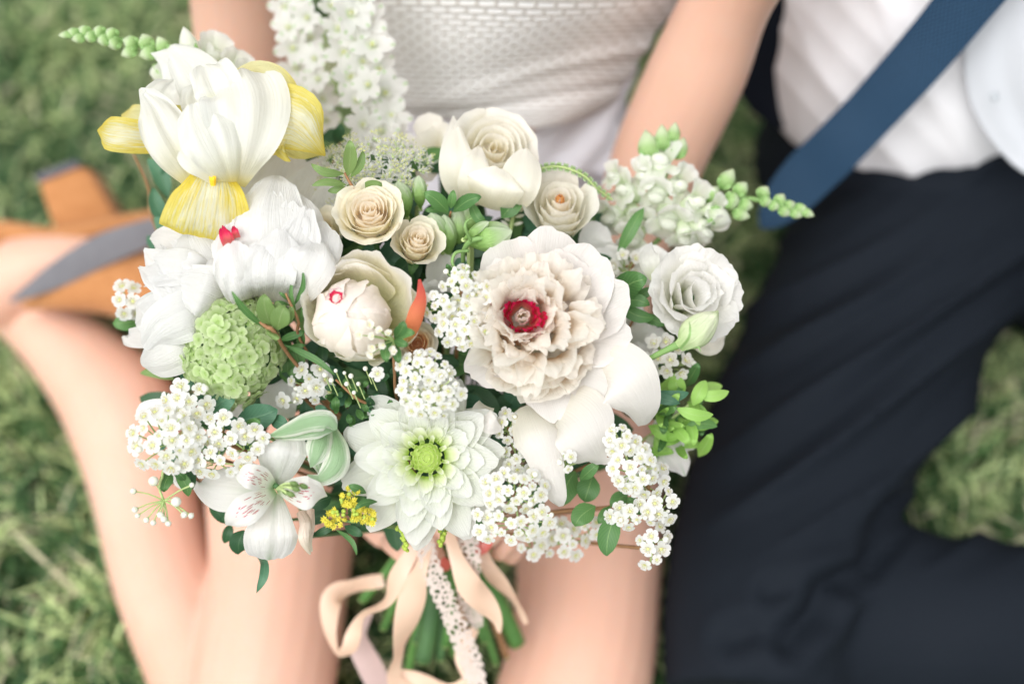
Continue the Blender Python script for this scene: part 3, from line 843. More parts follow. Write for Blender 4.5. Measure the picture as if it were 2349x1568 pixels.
# ---- groom --------------------------------------------------------
GL = (.42, .95, 0.0)
groom = person('man in dark navy trousers, white shirt and blue tie sitting cross-legged on the lawn', GL)
NAVY = plain_mat('navy_wool', (.0055, .0085, .0135), (.0080, .0115, .0175), rough=.8, scale=900, spec=.15, sheen=0, bump=.25, bdist=.0004)
BLACK = plain_mat('black_navy_jacket_wool', (.006, .008, .013), (.009, .011, .017), rough=.9, scale=700, spec=.08, sheen=0, bump=.3)
SHIRT = plain_mat('white_shirt_cotton', (.90, .89, .92), (.88, .87, .90), rough=.8, scale=500, spec=.15, bump=.15, bdist=.0004)
def chain(l, k=1.0): return [(PZ(a, b, z), r * k) for a, b, z, r in l]
thigh = [(2330, 330, .10, .14), (2225, 430, .105, .138), (2085, 600, .118, .128), (1975, 800, .125, .120), (1868, 1020, .122, .109), (1790, 1220, .118, .098), (1748, 1400, .112, .090), (1735, 1600, .10, .082)]
shin = [(1740, 1560, .085, .080), (1900, 1440, .085, .082), (2100, 1420, .085, .082), (2350, 1440, .085, .080), (2600, 1480, .08, .065)]
th2 = [(2350, 330, .10, .14), (2550, 560, .12, .13), (2740, 800, .12, .12), (2800, 1050, .11, .10)]
sh2 = [(2800, 1080, .09, .08), (2650, 1300, .08, .07), (2480, 1550, .07, .06)]
def tr(k): return [limb(chain(thigh, k), 26, 44), limb(chain(shin, k), 22, 30), limb(chain(th2, k), 22, 30), limb(chain(sh2, k), 20, 20)]
ptor = [(np.array([.42, 1.0, .12]), .14), (np.array([.42, 1.05, .26]), .13), (np.array([.43, 1.065, .42]), .14), (np.array([.43, 1.08, .58]), .15), (np.array([.43, 1.09, .68]), .12), (np.array([.43, 1.09, .76]), .06), (np.array([.43, 1.08, .84]), .05)]
me = remesh('body', tr(.60) + [limb([(p, r * .88) for p, r in ptor], 24, 30)], .009, 6, SKIN2)
under(groom, 'body', me, GL)
def folds(co, no):
    px, py, d = to_px(co)
    # long diagonal creases that fan from the knee pit up across the thigh
    cx_, cy_ = 1960, 1330
    dx, dy = px - cx_, py - cy_
    q = (py + .62 * px) / 100.0 + .35 * np.sin(px / 170.0) + .22 * np.sin(py / 120.0 + 1)
    s = np.sin(q * 4.1) * .5 + np.sin(q * 6.7 + 1.3 + .4 * np.sin(px / 90.)) * .5
    s = 1 - 2 * np.abs(np.sin(q * 2.3 + .5 * np.sin(px / 130.))) ** .55 + .5 * s
    amp = .0032 * np.clip((px - 1560) / 250, 0, 1) * np.clip((1330 - py) / 200, 0, 1) * np.clip((py - 420) / 250, .25, 1)
    # tight creases at the bend of the knee
    r = np.hypot(dx + 30, dy - 10)
    a = np.arctan2(dy - 10, dx + 30)
    k = np.exp(-(r / 250) ** 2) * np.clip((px - 1620) / 80, 0, 1)
    k2 = 0 * a
    q3 = (py - .25 * (px - 1850) + .0012 * (px - 1950) ** 2) / 30.0
    k3 = (1 - 2 * np.abs(np.sin(q3)) ** .5) * np.exp(-((py - 1400) / 130) ** 2) * np.exp(-((px - 1850) / 170) ** 2)
    low = .003 * np.sin((px + .5 * py) / 75.) * np.clip((py - 1300) / 150, 0, 1) * np.clip((px - 2050) / 150, 0, 1)
    disp = amp * s * 2.2  + low * 1.3
    def groove(poly, wd, dep):
        best = np.full(len(px), 1e9)
        for (ax, ay), (bx, by) in zip(poly[:-1], poly[1:]):
            t = np.clip(((px - ax) * (bx - ax) + (py - ay) * (by - ay)) / ((bx - ax) ** 2 + (by - ay) ** 2), 0, 1)
            best = np.minimum(best, np.hypot(px - ax - t * (bx - ax), py - ay - t * (by - ay)))
        return -dep * np.exp(-(best / wd) ** 2) + dep * .45 * np.exp(-((best - wd * 2.2) / wd) ** 2)
    disp = disp + groove([(2060, 1180), (1985, 1300), (1900, 1345), (1868, 1410), (1810, 1475)], 28, .011)
    disp = disp + groove([(1930, 1335), (1860, 1338), (1770, 1362)], 26, .006) + groove([(1880, 1395), (1790, 1432), (1680, 1462)], 28, .006)
    vis = (no @ FW < .35)
    return co + no * (disp * vis)[:, None]
me = remesh('trousers', tr(1.0) + [limb([(np.array([.42, .98, .10]), .16), (np.array([.43, 1.0, .19]), .150), (np.array([.44, 1.02, .235]), .135)], 24, 14)], .0055, 10, NAVY, folds)
under(groom, 'trousers', me, GL)
def sfold(co, no):
    px, py, d = to_px(co)
    # long creases falling from upper left to lower right, tighter towards the waistband
    q = (px - .62 * py) / 58.0 + .5 * np.sin(py / 130.) + .3 * np.sin(px / 90.)
    q2 = (px - .95 * py) / 33.0 + 1.0 + .6 * np.sin(px / 140.)
    s = (1 - 2 * np.abs(np.sin(q)) ** .6) * .7 + (1 - 2 * np.abs(np.sin(q2)) ** .6) * .35
    return co + no * (.0032 * s)[:, None]
sh_g = [limb([(np.array([.415, 1.01, .19]), .120), (np.array([.41, 1.02, .245]), .158), (np.array([.415, 1.045, .33]), .168), (np.array([.43, 1.075, .46]), .158), (np.array([.43, 1.085, .60]), .165), (np.array([.43, 1.09, .70]), .13), (np.array([.43, 1.09, .755]), .062)], 30, 34)]
me = remesh('shirt', sh_g, .005, 6, SHIRT, sfold)
shirt = under(groom, 'shirt', me, GL)
# shirt front edge with its button, and rolled sleeve edge at the right
v_, f_, u_ = thick(spine_petal([(2420, -60, 1.20, 120), (2360, 70, 1.225, 130), (2355, 190, 1.255, 128), (2410, 300, 1.29, 110), (2480, 360, 1.32, 80)], rg, cup=-.12, tip=.1, nu=21, nv=30, ruf=.05, rf=2.5, pl=.03), .003)
cuff = new_obj('cuff', mk_mesh('cuff', v_ - np.array(GL), f_, u_, plain_mat('pale_blue_white_cuff', (.58, .60, .64), (.55, .57, .61), rough=.85, scale=500, spec=.1)), shirt)
bt = plain_mat('pearl_button', (.42, .45, .48), rough=.6, spec=.2, bump=0)
bv, bf = ico((0, 0, 0), 1, 2)
c = P(2282, 222, 1.243)
new_obj('button', mk_mesh('button', c + bv[:, :1] * RX * .0045 + bv[:, 1:2] * UP * .0045 + bv[:, 2:] * FW * .002 - np.array(GL), bf, None, bt), cuff)
# jacket: open front edge behind the shirt
v_, f_, u_ = thick(spine_petal([(1900, -260, 1.27, 90), (1850, -100, 1.32, 85), (1795, 60, 1.37, 82), (1772, 170, 1.41, 84), (1800, 235, 1.43, 62), (1860, 262, 1.45, 34)], rg, cup=-.5, nu=15, nv=30, ruf=.02), .006)
jac = new_obj('jacket', mk_mesh('jacket', v_ - np.array(GL), f_, u_, BLACK), groom)
v_, f_, u_ = thick(spine_petal([(1900, -200, 1.38, 120), (1880, 40, 1.42, 130), (1860, 200, 1.47, 120), (1880, 280, 1.50, 60)], rg, cup=-.3, nu=13, nv=20), .006)
new_obj('jacket_back_panel', mk_mesh('jacket_back_panel', v_ - np.array(GL), f_, u_, BLACK), jac)
# tie
tn = NT('blue_woven_tie'); uv = tn.uv()
ck = tn.n('ShaderNodeTexChecker'); ck.inputs['Scale'].default_value = 1.0
mp = tn.n('ShaderNodeMapping'); mp.inputs['Scale'].default_value = (24, 150, 1); mp.inputs['Rotation'].default_value = (0, 0, .0)
tn.l(uv, mp.inputs[0]); tn.l(mp.outputs[0], ck.inputs['Vector'])
tno = tn.noise(tn.uv(), 1, 3, .7, (22, 120, 1))
tf = tn.math('ADD', tn.math('MULTIPLY', ck.outputs['Fac'], .6), tn.math('MULTIPLY', tno, .4))
tcol = tn.mix(tf, (.001, .008, .024), (.030, .082, .155))
TIE = tn.done(tn.princ(tcol, .65, .2, sheen=0, normal=tn.bump(tf, .35, .0008)))
v_, f_, u_ = thick(spine_petal([(2420, -230, 1.11, 70), (2305, -100, 1.155, 68), (2215, 8, 1.19, 66), (2135, 105, 1.22, 64), (2060, 190, 1.245, 62), (1988, 268, 1.27, 60), (1920, 338, 1.29, 61), (1860, 396, 1.31, 60), (1805, 455, 1.325, 52), (1766, 500, 1.335, 30), (1748, 522, 1.34, 6)], rg, cup=-.22, nu=13, nv=60, ruf=.02, rf=1.2), .005)
new_obj('tie', mk_mesh('tie', v_ - np.array(GL), f_, u_, TIE), groom)
# ================================================================= bouquet
BIND = P(1015, 1215, 1.195)
R_ = random.Random(42)
def stem_to_bind(T, mat=None, r=.0022, back=.03, name='stem', via=None):
    a = T.wor([0, 0, -.004]); b = T.wor([0, 0, -back])
    pts = [a, b] + ([via] if via is not None else []) + [b * .45 + BIND * .55 + FW * .02, BIND]
    v, f, uv = tube(pts, r, 7, 16)
    return T.part(name, v, f, uv, mat or M['stem_dark'])
GRP = 'flowers in the bridal bouquet'

def rp(T, name, mat, rng, *a, **k):
    v, f, uv = ring_petal(*a, rng=rng, **k)
    return T.part(name, v, f, uv, mat, world=False)

# ---- rose: spiral of wrapping petals ------------------------------
def rose(T, R, H, n, mats, rng, open_=1.0, outer=5, ruf=1.5, lip=45, nu=13, nv=10, spiral=2.4, heart=None):
    v, f = ico((0, 0, -H * .18), (R * .62, R * .62, H * .42), 2); T.part('hip', v, f, np.tile([.5, .3], (len(v), 1)), mats[0], world=False)
    for i in range(n):
        f = i / (n - 1)
        r = R * (.09 + .66 * f ** .85)
        ztop = H * (.80 - .22 * f ** 2)
        z0 = -H * .12
        L = (ztop - z0) * 1.03
        a0 = 90 - 16 * f; a1 = a0 + 4 - 20 * f * open_
        ph = i * spiral + rng.uniform(-.15, .15)
        rp(T, 'petal', (heart if heart and f < .25 else mats[0]) if f < .7 else mats[1], rng, ph, r * .82, z0, L, max(r * (1.9 - .75 * f), R * .16), a0, a1, lip=-lip * f * (.5 + open_ * .6), kap=1 / max(r * 1.02, R * .12),
           ruf=ruf * f, rf=2.5, tip=.14 + .1 * f, wb=.7, wp=.4, notch=.012, nu=nu, nv=nv, cx=rng.uniform(-1, 1) * R * .02, cy=rng.uniform(-1, 1) * R * .02)
    for i in range(outer):
        ph = i * 2 * math.pi / outer + rng.uniform(-.25, .25)
        rp(T, 'petal', mats[1], rng, ph, R * .50, -H * .55, H * (1.25 + rng.uniform(-.05, .15)), R * .80, 72, 60 - 18 * open_, lip=-75 * open_, kap=.85 / R, ruf=ruf * 1.6, rf=2.4,
           tip=.22, wb=.6, wp=.5, notch=.02, nu=nu, nv=nv)

def sepals(T, R, z, n, mat, rng, L=None):
    for i in range(n):
        rp(T, 'sepal', mat, rng, i * 6.283 / n + rng.uniform(-.2, .2), R * .3, z, L or R * 1.2, R * .28, 40, 75, kap=.5 / R, nar=.9, wp=.3, tip=.5, tp=1.4, nu=5, nv=8)

def thing(name, label, cat, px, py, d, tx=0, ty=0): return Thing(name, label, cat, px, py, d, tx, ty, GRP)

# peach spray roses
rr = random.Random(3)
T = thing('spray_rose', 'largest peach spray rose, wide open, above the cupped peony', 'rose', 850, 500, 1.022, 0, .42)
rose(T, 76, 60, 18, (M['rose'], M['rose_out']), rr, .8, 6, 2.2); sepals(T, 60, -42, 5, M['leaf'], rr); stem_to_bind(T)
T = thing('spray_rose', 'half open peach spray rose right of the largest one, beside green buds', 'rose', 955, 565, 1.03, .22, .45)
rose(T, 48, 66, 13, (M['rose'], M['rose_out']), rr, .45, 5, 2.0); sepals(T, 52, -40, 5, M['leaf'], rr, 60); stem_to_bind(T)
T = thing('spray_rose', 'pale half closed rose left of the largest peach rose', 'rose', 748, 540, 1.045, -.25, .45)
rose(T, 38, 70, 12, (M['rose'], M['rose_out']), rr, .35, 5, 3.0); sepals(T, 40, -40, 5, M['leaf'], rr, 50); stem_to_bind(T)
T = thing('spray_rose', 'small peach rose peeping out left of the cupped peony rim', 'rose', 712, 625, 1.045, -.35, .25)
rose(T, 48, 46, 13, (M['rose'], M['rose_out']), rr, .6, 5, 2.5); stem_to_bind(T)
T = thing('spray_rose', 'small apricot rose under the coral sepal of the cupped peony', 'rose', 957, 787, 1.03, .05, .1)
rose(T, 44, 40, 14, (M['rose_or'], M['rose']), rr, .6, 5, 1.5); stem_to_bind(T)

# cream garden roses behind
T = thing('garden_rose', 'large cream rose with one pointed petal, against the dress', 'rose', 1128, 362, 1.08, .16, .30)
rose(T, 100, 84, 12, (M['cream'], M['cream']), rr, .30, 5, 4, 25, heart=M['cream_in'])
for l, c in (([(1086, 455, 1.075, 30), (1056, 415, 1.055, 44), (1046, 360, 1.048, 42), (1042, 305, 1.06, 22), (1040, 264, 1.075, 3)], -.6), ([(1120, 478, 1.06, 50), (1132, 440, 1.035, 72), (1140, 410, 1.032, 66), (1146, 385, 1.04, 40)], -.6), ([(1160, 470, 1.065, 40), (1188, 430, 1.04, 50), (1200, 380, 1.045, 46), (1204, 340, 1.06, 20)], -.6), ([(1100, 470, 1.07, 40), (1092, 420, 1.045, 44), (1092, 370, 1.045, 30), (1100, 335, 1.06, 12)], -.5)):
    v, f, uv = spine_petal(l, rr, cup=c, nu=15, nv=16, tip=.2, ruf=.06, rf=2, notch=.02, pl=.03)
    T.part('petal', v, f, uv, M['cream'])
stem_to_bind(T)
T = thing('garden_rose', 'round cream rose with a small orange heart, left of the snapdragons', 'rose', 1283, 490, 1.075, 0, .50)
rose(T, 76, 90, 11, (M['cream'], M['cream']), rr, .05, 4, 1.5, 12, heart=M['cream_in'])
for i in range(5): rp(T, 'petal', M['orange_heart'], rr, i * 1.3, 3, 40, 36, 12, 80, 100, kap=.06, ruf=3, nu=6, nv=6, wb=.6)
stem_to_bind(T)
T = thing('garden_rose', 'blurred cream bloom left of the large pointed rose', 'rose', 1000, 345, 1.13, -.1, .3)
for i in range(9): rp(T, 'petal', M['cream'], rr, i * 2.4, 6 + i * 2, -20, 62 + i * 3, 36, 70 - i * 5, 60 - i * 6, kap=.012, ruf=4, notch=.03, tip=.25)
stem_to_bind(T)

# ---- cupped peony -------------------------------------------------
rp_ = random.Random(8)
T = thing('peony', 'cream cupped peony half open with a tiny crimson fleck at its heart', 'peony', 822, 725, 1.012, -.03, .16)
for i in range(8):       # closing inner globe
    ph = i * 2.4 + .4
    rp(T, 'inner_petal', M['cup_in'], rp_, ph, 16, -58, 232 + rp_.uniform(-14, 8), 88, 20, 172 + rp_.uniform(-10, 6), kap=.0085, ruf=3, rf=2.6, notch=.04, nf=5, tip=.22, wb=.5, wp=.45, nu=17, nv=17, cx=-10, cy=-10)
for i in range(7):
    ph = i * .9 + 3.5
    rp(T, 'inner_petal', M['cup_in'], rp_, ph, 34, -56, 178 + rp_.uniform(-40, 20), 66, 30, 150, kap=.0095, ruf=4, rf=3, notch=.06, nf=6, tip=.25, wb=.5, wp=.5, nu=15, nv=15, cx=-10, cy=-12)
for i in range(8): rp(T, 'fleck_petal', M['crimson'], rp_, i * .8, 2, 92, 22, 8, 50, 60, ruf=3, rf=5, notch=.2, nu=5, nv=5, cx=-36, cy=24)
for i in range(7): rp(T, 'inner_petal', M['crimson_edge'], rp_, i * .9 + .3, 10, 82, 24, 13, 45, 70, ruf=4, rf=4, notch=.15, nu=9, nv=6, cx=-36, cy=24)
for ph, L, a1, w, l, r0, z0 in ((1.9, 215, 112, 112, -34, 44, -95), (1.2, 222, 100, 96, -30, 42, -98), (.55, 214, 96, 96, -40, 46, -92), (-.1, 218, 88, 88, -14, 44, -98), (-.6, 190, 92, 84, -20, 44, -98), (2.55, 208, 102, 84, -30, 44, -92), (3.15, 190, 100, 74, -24, 42, -92),
        (1.5, 185, 108, 86, -44, 40, -84), (-1.25, 176, 112, 84, -10, 44, -92), (-1.9, 172, 118, 88, -14, 44, -92), (-2.55, 168, 116, 78, -16, 42, -90), (-.95, 160, 104, 60, -30, 40, -86), (2.2, 188, 116, 66, -20, 40, -86)):
    rp(T, 'cup_petal', M['cup_out'], rp_, ph, r0, z0, L, w, 34 + rp_.uniform(-4, 4), a1, lip=l, kap=.0072 + rp_.uniform(-.001, .002), ruf=5.5, rf=2.6, notch=.045, nf=7, tip=.30, tp=2.0, wb=.45, wp=.5, nu=19, nv=17, pl=.05)
for sp in ([(905, 795, 1.01, 8), (938, 762, .985, 19), (956, 715, .978, 21), (966, 680, .982, 13), (962, 640, .995, 3)],):
    v, f, uv = spine_petal(sp, rp_, cup=-.9, nu=9, nv=14); T.part('sepal', v, f, uv, M['sepal_red'])
v, f, uv = spine_petal([(700, 760, 1.06, 6), (676, 700, 1.045, 14), (676, 650, 1.045, 11), (688, 620, 1.05, 2)], rp_, cup=-.8, nu=7, nv=10); T.part('sepal', v, f, uv, M['leaf_olive'])
stem_to_bind(T, r=.004, back=.045)

# ---- big blush peony ---------------------------------------------
rb = random.Random(21)
T = thing('peony', 'largest blush peony, fully open and ruffled, with a crimson ring at its heart', 'peony', 1235, 765, 1.015, .04, .12)
HX, HY = -38, 38     # the heart sits up and left of the middle
# outer guard petals
for ph, L, w, a0, a1 in ((1.95, 225, 92, 30, 22), (1.45, 238, 96, 34, 20), (.95, 235, 90, 34, 16), (.45, 225, 78, 30, 20), (2.55, 200, 74, 30, 20), (0.0, 205, 78, 28, 12), (-.45, 225, 92, 24, 4), (2.2, 195, 70, 36, 30), (1.2, 205, 76, 40, 30), (.7, 205, 66, 40, 28), (-2.6, 185, 66, 34, 20), (-1.3, 190, 70, 24, 10), (3.1, 180, 62, 34, 26)):
    rp(T, 'guard_petal', M['blush_guard'], rb, ph, 24, -62, L, w, a0 + rb.uniform(-4, 4), a1 + rb.uniform(-6, 6), lip=rb.uniform(-25, 15), kap=rb.uniform(-.002, .007), ruf=8, rf=2.4, notch=.035, nf=6, tip=.30, tp=2.3, wb=.35, wp=.6, nu=15, nv=13)
for sp, cup in (([(1350, 860, 1.03, 60), (1400, 850, 1.01, 78), (1440, 880, 1.0, 80), (1470, 930, 1.01, 52), (1478, 975, 1.03, 14)], -.4),
           ([(1250, 930, 1.03, 50), (1310, 960, 1.005, 92), (1345, 1010, 1.0, 80), (1368, 1050, 1.012, 44), (1372, 1066, 1.02, 14)], -.45),
           ([(1205, 930, 1.03, 40), (1225, 985, 1.005, 66), (1245, 1030, 1.0, 52), (1262, 1090, .995, 36), (1280, 1140, 1.0, 22), (1287, 1160, 1.005, 6)], -1.05),
           ([(1115, 930, 1.03, 20), (1105, 950, 1.02, 26), (1125, 975, 1.015, 22), (1150, 985, 1.02, 6)], .6)):
    v, f, uv = spine_petal(sp, rb, cup=cup, ruf=.05, rf=1.5, nu=15, nv=18); T.part('guard_petal', v, f, uv, M['blush_guard'])
# inner ruffles
NR = 100
for i in range(NR):
    f = (i + .5) / NR
    rad = 36 + 112 * f ** .75
    ph = i * 2.39996 + rb.uniform(-.5, .5)
    cx = HX * (1 - f) + rb.uniform(-6, 6); cy = HY * (1 - f) + rb.uniform(-6, 6)
    lean = 90 - 26 * f ** 1.5 + rb.uniform(-12, 8)
    tipz = 46 + 46 * math.sin(math.pi * min(1, f * 1.25)) - 44 * max(0, f - .55) + rb.uniform(-14, 14)
    z0 = -26; L = (tipz - z0) * 1.25
    w = rb.choice([26, 34, 42, 52, 62]) * (.72 + .40 * f)
    rp(T, 'ruffle_petal', M['blush'], rb, ph, rad * .84, z0, L, w, lean, lean - rb.uniform(0, 26), lip=rb.uniform(-130, -25), kap=rb.choice([.002, .008, .016, .026]) * rb.choice([1, 1, -.6]), lipat=rb.uniform(.45, .75),
       ruf=rb.uniform(4, 10), rf=rb.uniform(2, 3.6), notch=rb.uniform(.03, .07), nf=rb.uniform(3, 8), tip=rb.uniform(.18, .45), tp=2, wb=.42, wp=rb.uniform(.55, .85), nu=15, nv=13, cx=cx, cy=cy, tw=rb.uniform(-.6, .6), pl=.08, pf=rb.uniform(4, 8))
for i in range(14):
    ph = i * 2.39996
    rp(T, 'crimson_petal', M['crimson'], rb, ph, 17 + i * 1.2, -6, 58 + rb.uniform(-20, 26), 19, 62 + rb.uniform(-8, 8), 92, lip=rb.uniform(-80, -20), kap=.02, ruf=5, rf=4.2, notch=.12, nf=9, tip=.2, wb=.6, nu=11, nv=9, cx=HX, cy=HY)
for i in range(11):
    rp(T, 'inner_petal', M['crimson_edge'] if i > 7 else M['cup_in'], rb, i * 2.4, 3 + i * 1.1, -2, 62 - i, 15, 78, 88 + rb.uniform(-8, 20), lip=rb.uniform(-30, 30), kap=.04, ruf=3, rf=3, notch=.08, tip=.25, wb=.6, nu=9, nv=9, cx=HX, cy=HY - 4)
for ph, dx, dy, L in ((2.3, -6, 10, 76), (3.3, -8, -2, 70), (-.9, 6, -8, 58), (2.7, -14, 8, 88)):
    rp(T, 'rimmed_petal', M['crimson_edge'], rb, ph, 22, -4, L, 26, 68, 50, lip=-40, kap=.010, ruf=3, rf=2.5, notch=.06, tip=.35, tp=1.5, wb=.5, nu=11, nv=9, cx=HX + dx, cy=HY + dy)
stem_to_bind(T, r=.0045, back=.045)

# ---- left white peony --------------------------------------------
rw = random.Random(33)
T = thing('peony', 'pure white peony below the iris with a red streak showing at its middle', 'peony', 520, 620, 1.035, -.25, .12)
mw = M['white_peony']
def sp_(lst, cup=.4, ruf=.07, mat=mw, tip=.24, notch=.0, name='petal', nu=15, nv=18, roll=0, rf=1.8, T_=None, rng=rw, fold=0, pl=.035, pf=7.0):
    v, f, uv = spine_petal(lst, rng, pl=pl, pf=pf, cup=cup, ruf=ruf, tip=tip, notch=notch, nu=nu, nv=nv, roll=roll, rf=rf, fold=fold)
    return (T_ or T).part(name, v, f, uv, mat)
# back/upper right petals behind the iris fall
sp_([(560, 560, 1.07, 60), (600, 470, 1.075, 80), (640, 400, 1.085, 75), (660, 350, 1.09, 40), (668, 330, 1.09, 12)], .5)
sp_([(600, 600, 1.06, 60), (670, 520, 1.06, 78), (710, 440, 1.07, 66), (732, 380, 1.08, 30), (742, 352, 1.085, 6)], .5)
sp_([(540, 600, 1.075, 60), (570, 480, 1.085, 75), (600, 380, 1.095, 60), (610, 330, 1.10, 20)], .4)
sp_([(600, 640, 1.05, 70), (690, 590, 1.05, 66), (735, 520, 1.06, 55), (752, 440, 1.07, 26), (755, 410, 1.07, 5)], .6)
# cupped bloom right of the red streak
sp_([(640, 665, 1.055, 70), (628, 590, 1.005, 104), (622, 500, 1.0, 92), (632, 425, 1.02, 48), (640, 402, 1.03, 16)], -.5, .08)
sp_([(560, 670, 1.05, 50), (556, 600, 1.01, 54), (556, 540, 1.002, 46), (566, 490, 1.012, 26), (572, 478, 1.02, 8)], -.9, .03, notch=.02)
sp_([(700, 660, 1.06, 50), (702, 590, 1.02, 60), (690, 500, 1.012, 54), (672, 440, 1.03, 26)], -.8, .03)
sp_([(600, 690, 1.05, 90), (600, 650, 1.01, 110), (590, 590, .998, 80), (585, 560, 1.0, 40)], -.8, .02)
sp_([(580, 520, 1.05, 30), (575, 490, 1.03, 30), (585, 470, 1.03, 18)], .9, .12, M['crimson_edge'], notch=.05)
# red streak
sp_([(535, 585, 1.02, 8), (524, 556, .995, 15), (516, 536, .99, 14), (511, 516, .998, 5)], .5, .15, M['crimson'], name='crimson_petal', notch=.1)
sp_([(548, 562, 1.02, 6), (540, 535, .992, 9), (536, 517, .998, 3)], .5, .15, M['crimson'], name='crimson_petal', notch=.1)
# left half: layered narrow ruffled petals fanning left
sp_([(520, 660, 1.05, 60), (480, 600, 1.015, 74), (450, 545, 1.015, 60), (436, 520, 1.03, 20)], -.6, .05, notch=.02)
sp_([(540, 640, 1.055, 60), (500, 570, 1.03, 74), (490, 520, 1.04, 50)], -.4, .06, notch=.02)
sp_([(520, 640, 1.06, 55), (440, 590, 1.04, 66), (380, 555, 1.045, 42), (345, 545, 1.055, 10)], .3, .08, notch=.02)
sp_([(510, 650, 1.055, 50), (420, 625, 1.03, 50), (360, 600, 1.03, 32), (330, 570, 1.035, 9)], .5, .10, notch=.02)
sp_([(500, 670, 1.05, 50), (420, 655, 1.02, 46), (360, 640, 1.022, 30), (318, 612, 1.03, 8)], .5, .10, notch=.02)
sp_([(520, 690, 1.05, 52), (440, 680, 1.015, 52), (380, 660, 1.015, 34), (328, 640, 1.025, 9)], -.4, .07, notch=.02)
sp_([(480, 640, 1.04, 40), (430, 610, 1.01, 40), (385, 600, 1.01, 30), (350, 588, 1.02, 10)], .5, .12, notch=.03)
sp_([(540, 700, 1.04, 60), (480, 670, 1.0, 66), (420, 650, 1.005, 46), (380, 645, 1.015, 14)], -.5, .05)
sp_([(560, 700, 1.045, 60), (520, 640, 1.008, 60), (500, 600, 1.01, 34), (490, 580, 1.02, 8)], -.6, .05, notch=.02)
for i in range(30):
    an = math.radians(rw.uniform(115, 205)); L = rw.uniform(110, 190)
    x0, y0 = 515 + rw.uniform(-20, 30), 655 + rw.uniform(-30, 30)
    x1, y1 = x0 + L * math.cos(an) * 1.05, y0 - L * math.sin(an) * .72
    b_ = rw.uniform(-.15, .15); d_ = 1.035 - .022 * (i / 30)
    w_ = rw.uniform(14, 30)
    sp_([(x0, y0, d_ + .02, w_ * .7), (x0 * .6 + x1 * .4 + b_ * (y1 - y0), y0 * .6 + y1 * .4 - b_ * (x1 - x0), d_ - .006, w_), (x0 * .3 + x1 * .7 + b_ * (y1 - y0), y0 * .3 + y1 * .7 - b_ * (x1 - x0), d_ - .004, w_), (x1, y1, d_ + rw.uniform(.0, .02), w_ * .35)], cup=rw.uniform(-.8, .8), ruf=rw.uniform(.12, .25), notch=.05, nu=11, nv=14, pl=.12)
for i in range(16):
    x1 = 540 + 190 * (i % 8) / 7 + rw.uniform(-14, 14); yt = (430 if i < 8 else 520) + abs(x1 - 630) * .5 + rw.uniform(-20, 30); w_ = rw.uniform(40, 62); d_ = (1.0 if i < 8 else .988) + rw.uniform(-.004, .006)
    x0 = 600 + (x1 - 600) * .4
    sp_([(x0, 690, d_ + .05, w_ * .7), ((x0 + x1) / 2, (690 + yt) / 2 + 30, d_ + .006, w_), (x1, yt + (690 - yt) * .3, d_, w_ * 1.05), (x1 + rw.uniform(-14, 14), yt, d_ + rw.uniform(.0, .02), w_ * .6)], cup=rw.uniform(-.5, .35), ruf=rw.uniform(.08, .16), notch=.06, tip=.3, pl=.04, rf=2.6)
# lower-left big guards
sp_([(500, 730, 1.05, 50), (420, 720, 1.03, 66), (350, 735, 1.03, 62), (312, 750, 1.04, 20)], .5, .04, notch=.02)
sp_([(500, 760, 1.05, 60), (420, 740, 1.02, 56), (360, 710, 1.015, 46), (318, 700, 1.03, 14)], -.5, .04)
sp_([(480, 740, 1.045, 50), (410, 790, 1.015, 66), (355, 820, 1.02, 56), (322, 832, 1.035, 20)], -.5, .03)
sp_([(500, 720, 1.04, 60), (440, 720, 1.005, 62), (372, 752, 1.005, 54), (330, 800, 1.02, 22)], -.35, .03)
sp_([(470, 700, 1.06, 30), (380, 760, 1.045, 30), (300, 775, 1.05, 22), (292, 768, 1.055, 6)], .4, .05)
stem_to_bind(T, r=.004)

# ---- iris ---------------------------------------------------------
ri = random.Random(5)
T = thing('iris', 'tall bearded iris with white upright petals and three yellow hanging petals', 'iris', 470, 330, 1.03, -.15, .35)
def I(l, **k):
    k['ruf'] = k.get('ruf', .07) * 1.5; k.setdefault('pl', .06)
    return sp_(l, T_=T, rng=ri, **k)
I([(520, 300, 1.06, 60), (590, 250, 1.05, 66), (650, 270, 1.04, 84), (700, 330, 1.04, 46), (738, 356, 1.05, 8)], cup=-.5, mat=M['fall_plain'], name='fall', ruf=.03)
I([(480, 330, 1.04, 40), (560, 310, 1.035, 56), (620, 285, 1.01, 84), (672, 285, 1.0, 88), (712, 322, 1.01, 46), (746, 358, 1.03, 8)], cup=-.35, mat=M['fall'], name='fall', ruf=.04)
I([(520, 250, 1.07, 50), (585, 185, 1.05, 44), (632, 215, 1.03, 56), (672, 275, 1.03, 30)], cup=.5, mat=M['fall_plain'], name='fall')
I([(440, 320, 1.04, 30), (370, 318, 1.025, 34), (300, 312, 1.01, 42), (255, 306, 1.012, 40), (224, 298, 1.03, 16)], cup=.6, mat=M['fall'], name='fall', ruf=.08)
I([(430, 300, 1.06, 34), (350, 285, 1.055, 42), (300, 272, 1.055, 34), (278, 262, 1.06, 10)], cup=.5, mat=M['fall_plain'], name='fall', ruf=.06)
I([(498, 385, 1.03, 24), (492, 405, 1.005, 52), (486, 440, .994, 78), (478, 490, .998, 98), (472, 528, 1.005, 106), (468, 548, 1.015, 104)], cup=-.20, mat=M['fall'], name='fall', ruf=.04, tip=.10, notch=.012, nu=23, nv=24, pl=.02)
I([(560, 470, 1.03, 30), (545, 505, 1.035, 34), (520, 530, 1.04, 16)], cup=-.3, mat=M['fall_plain'], name='fall')
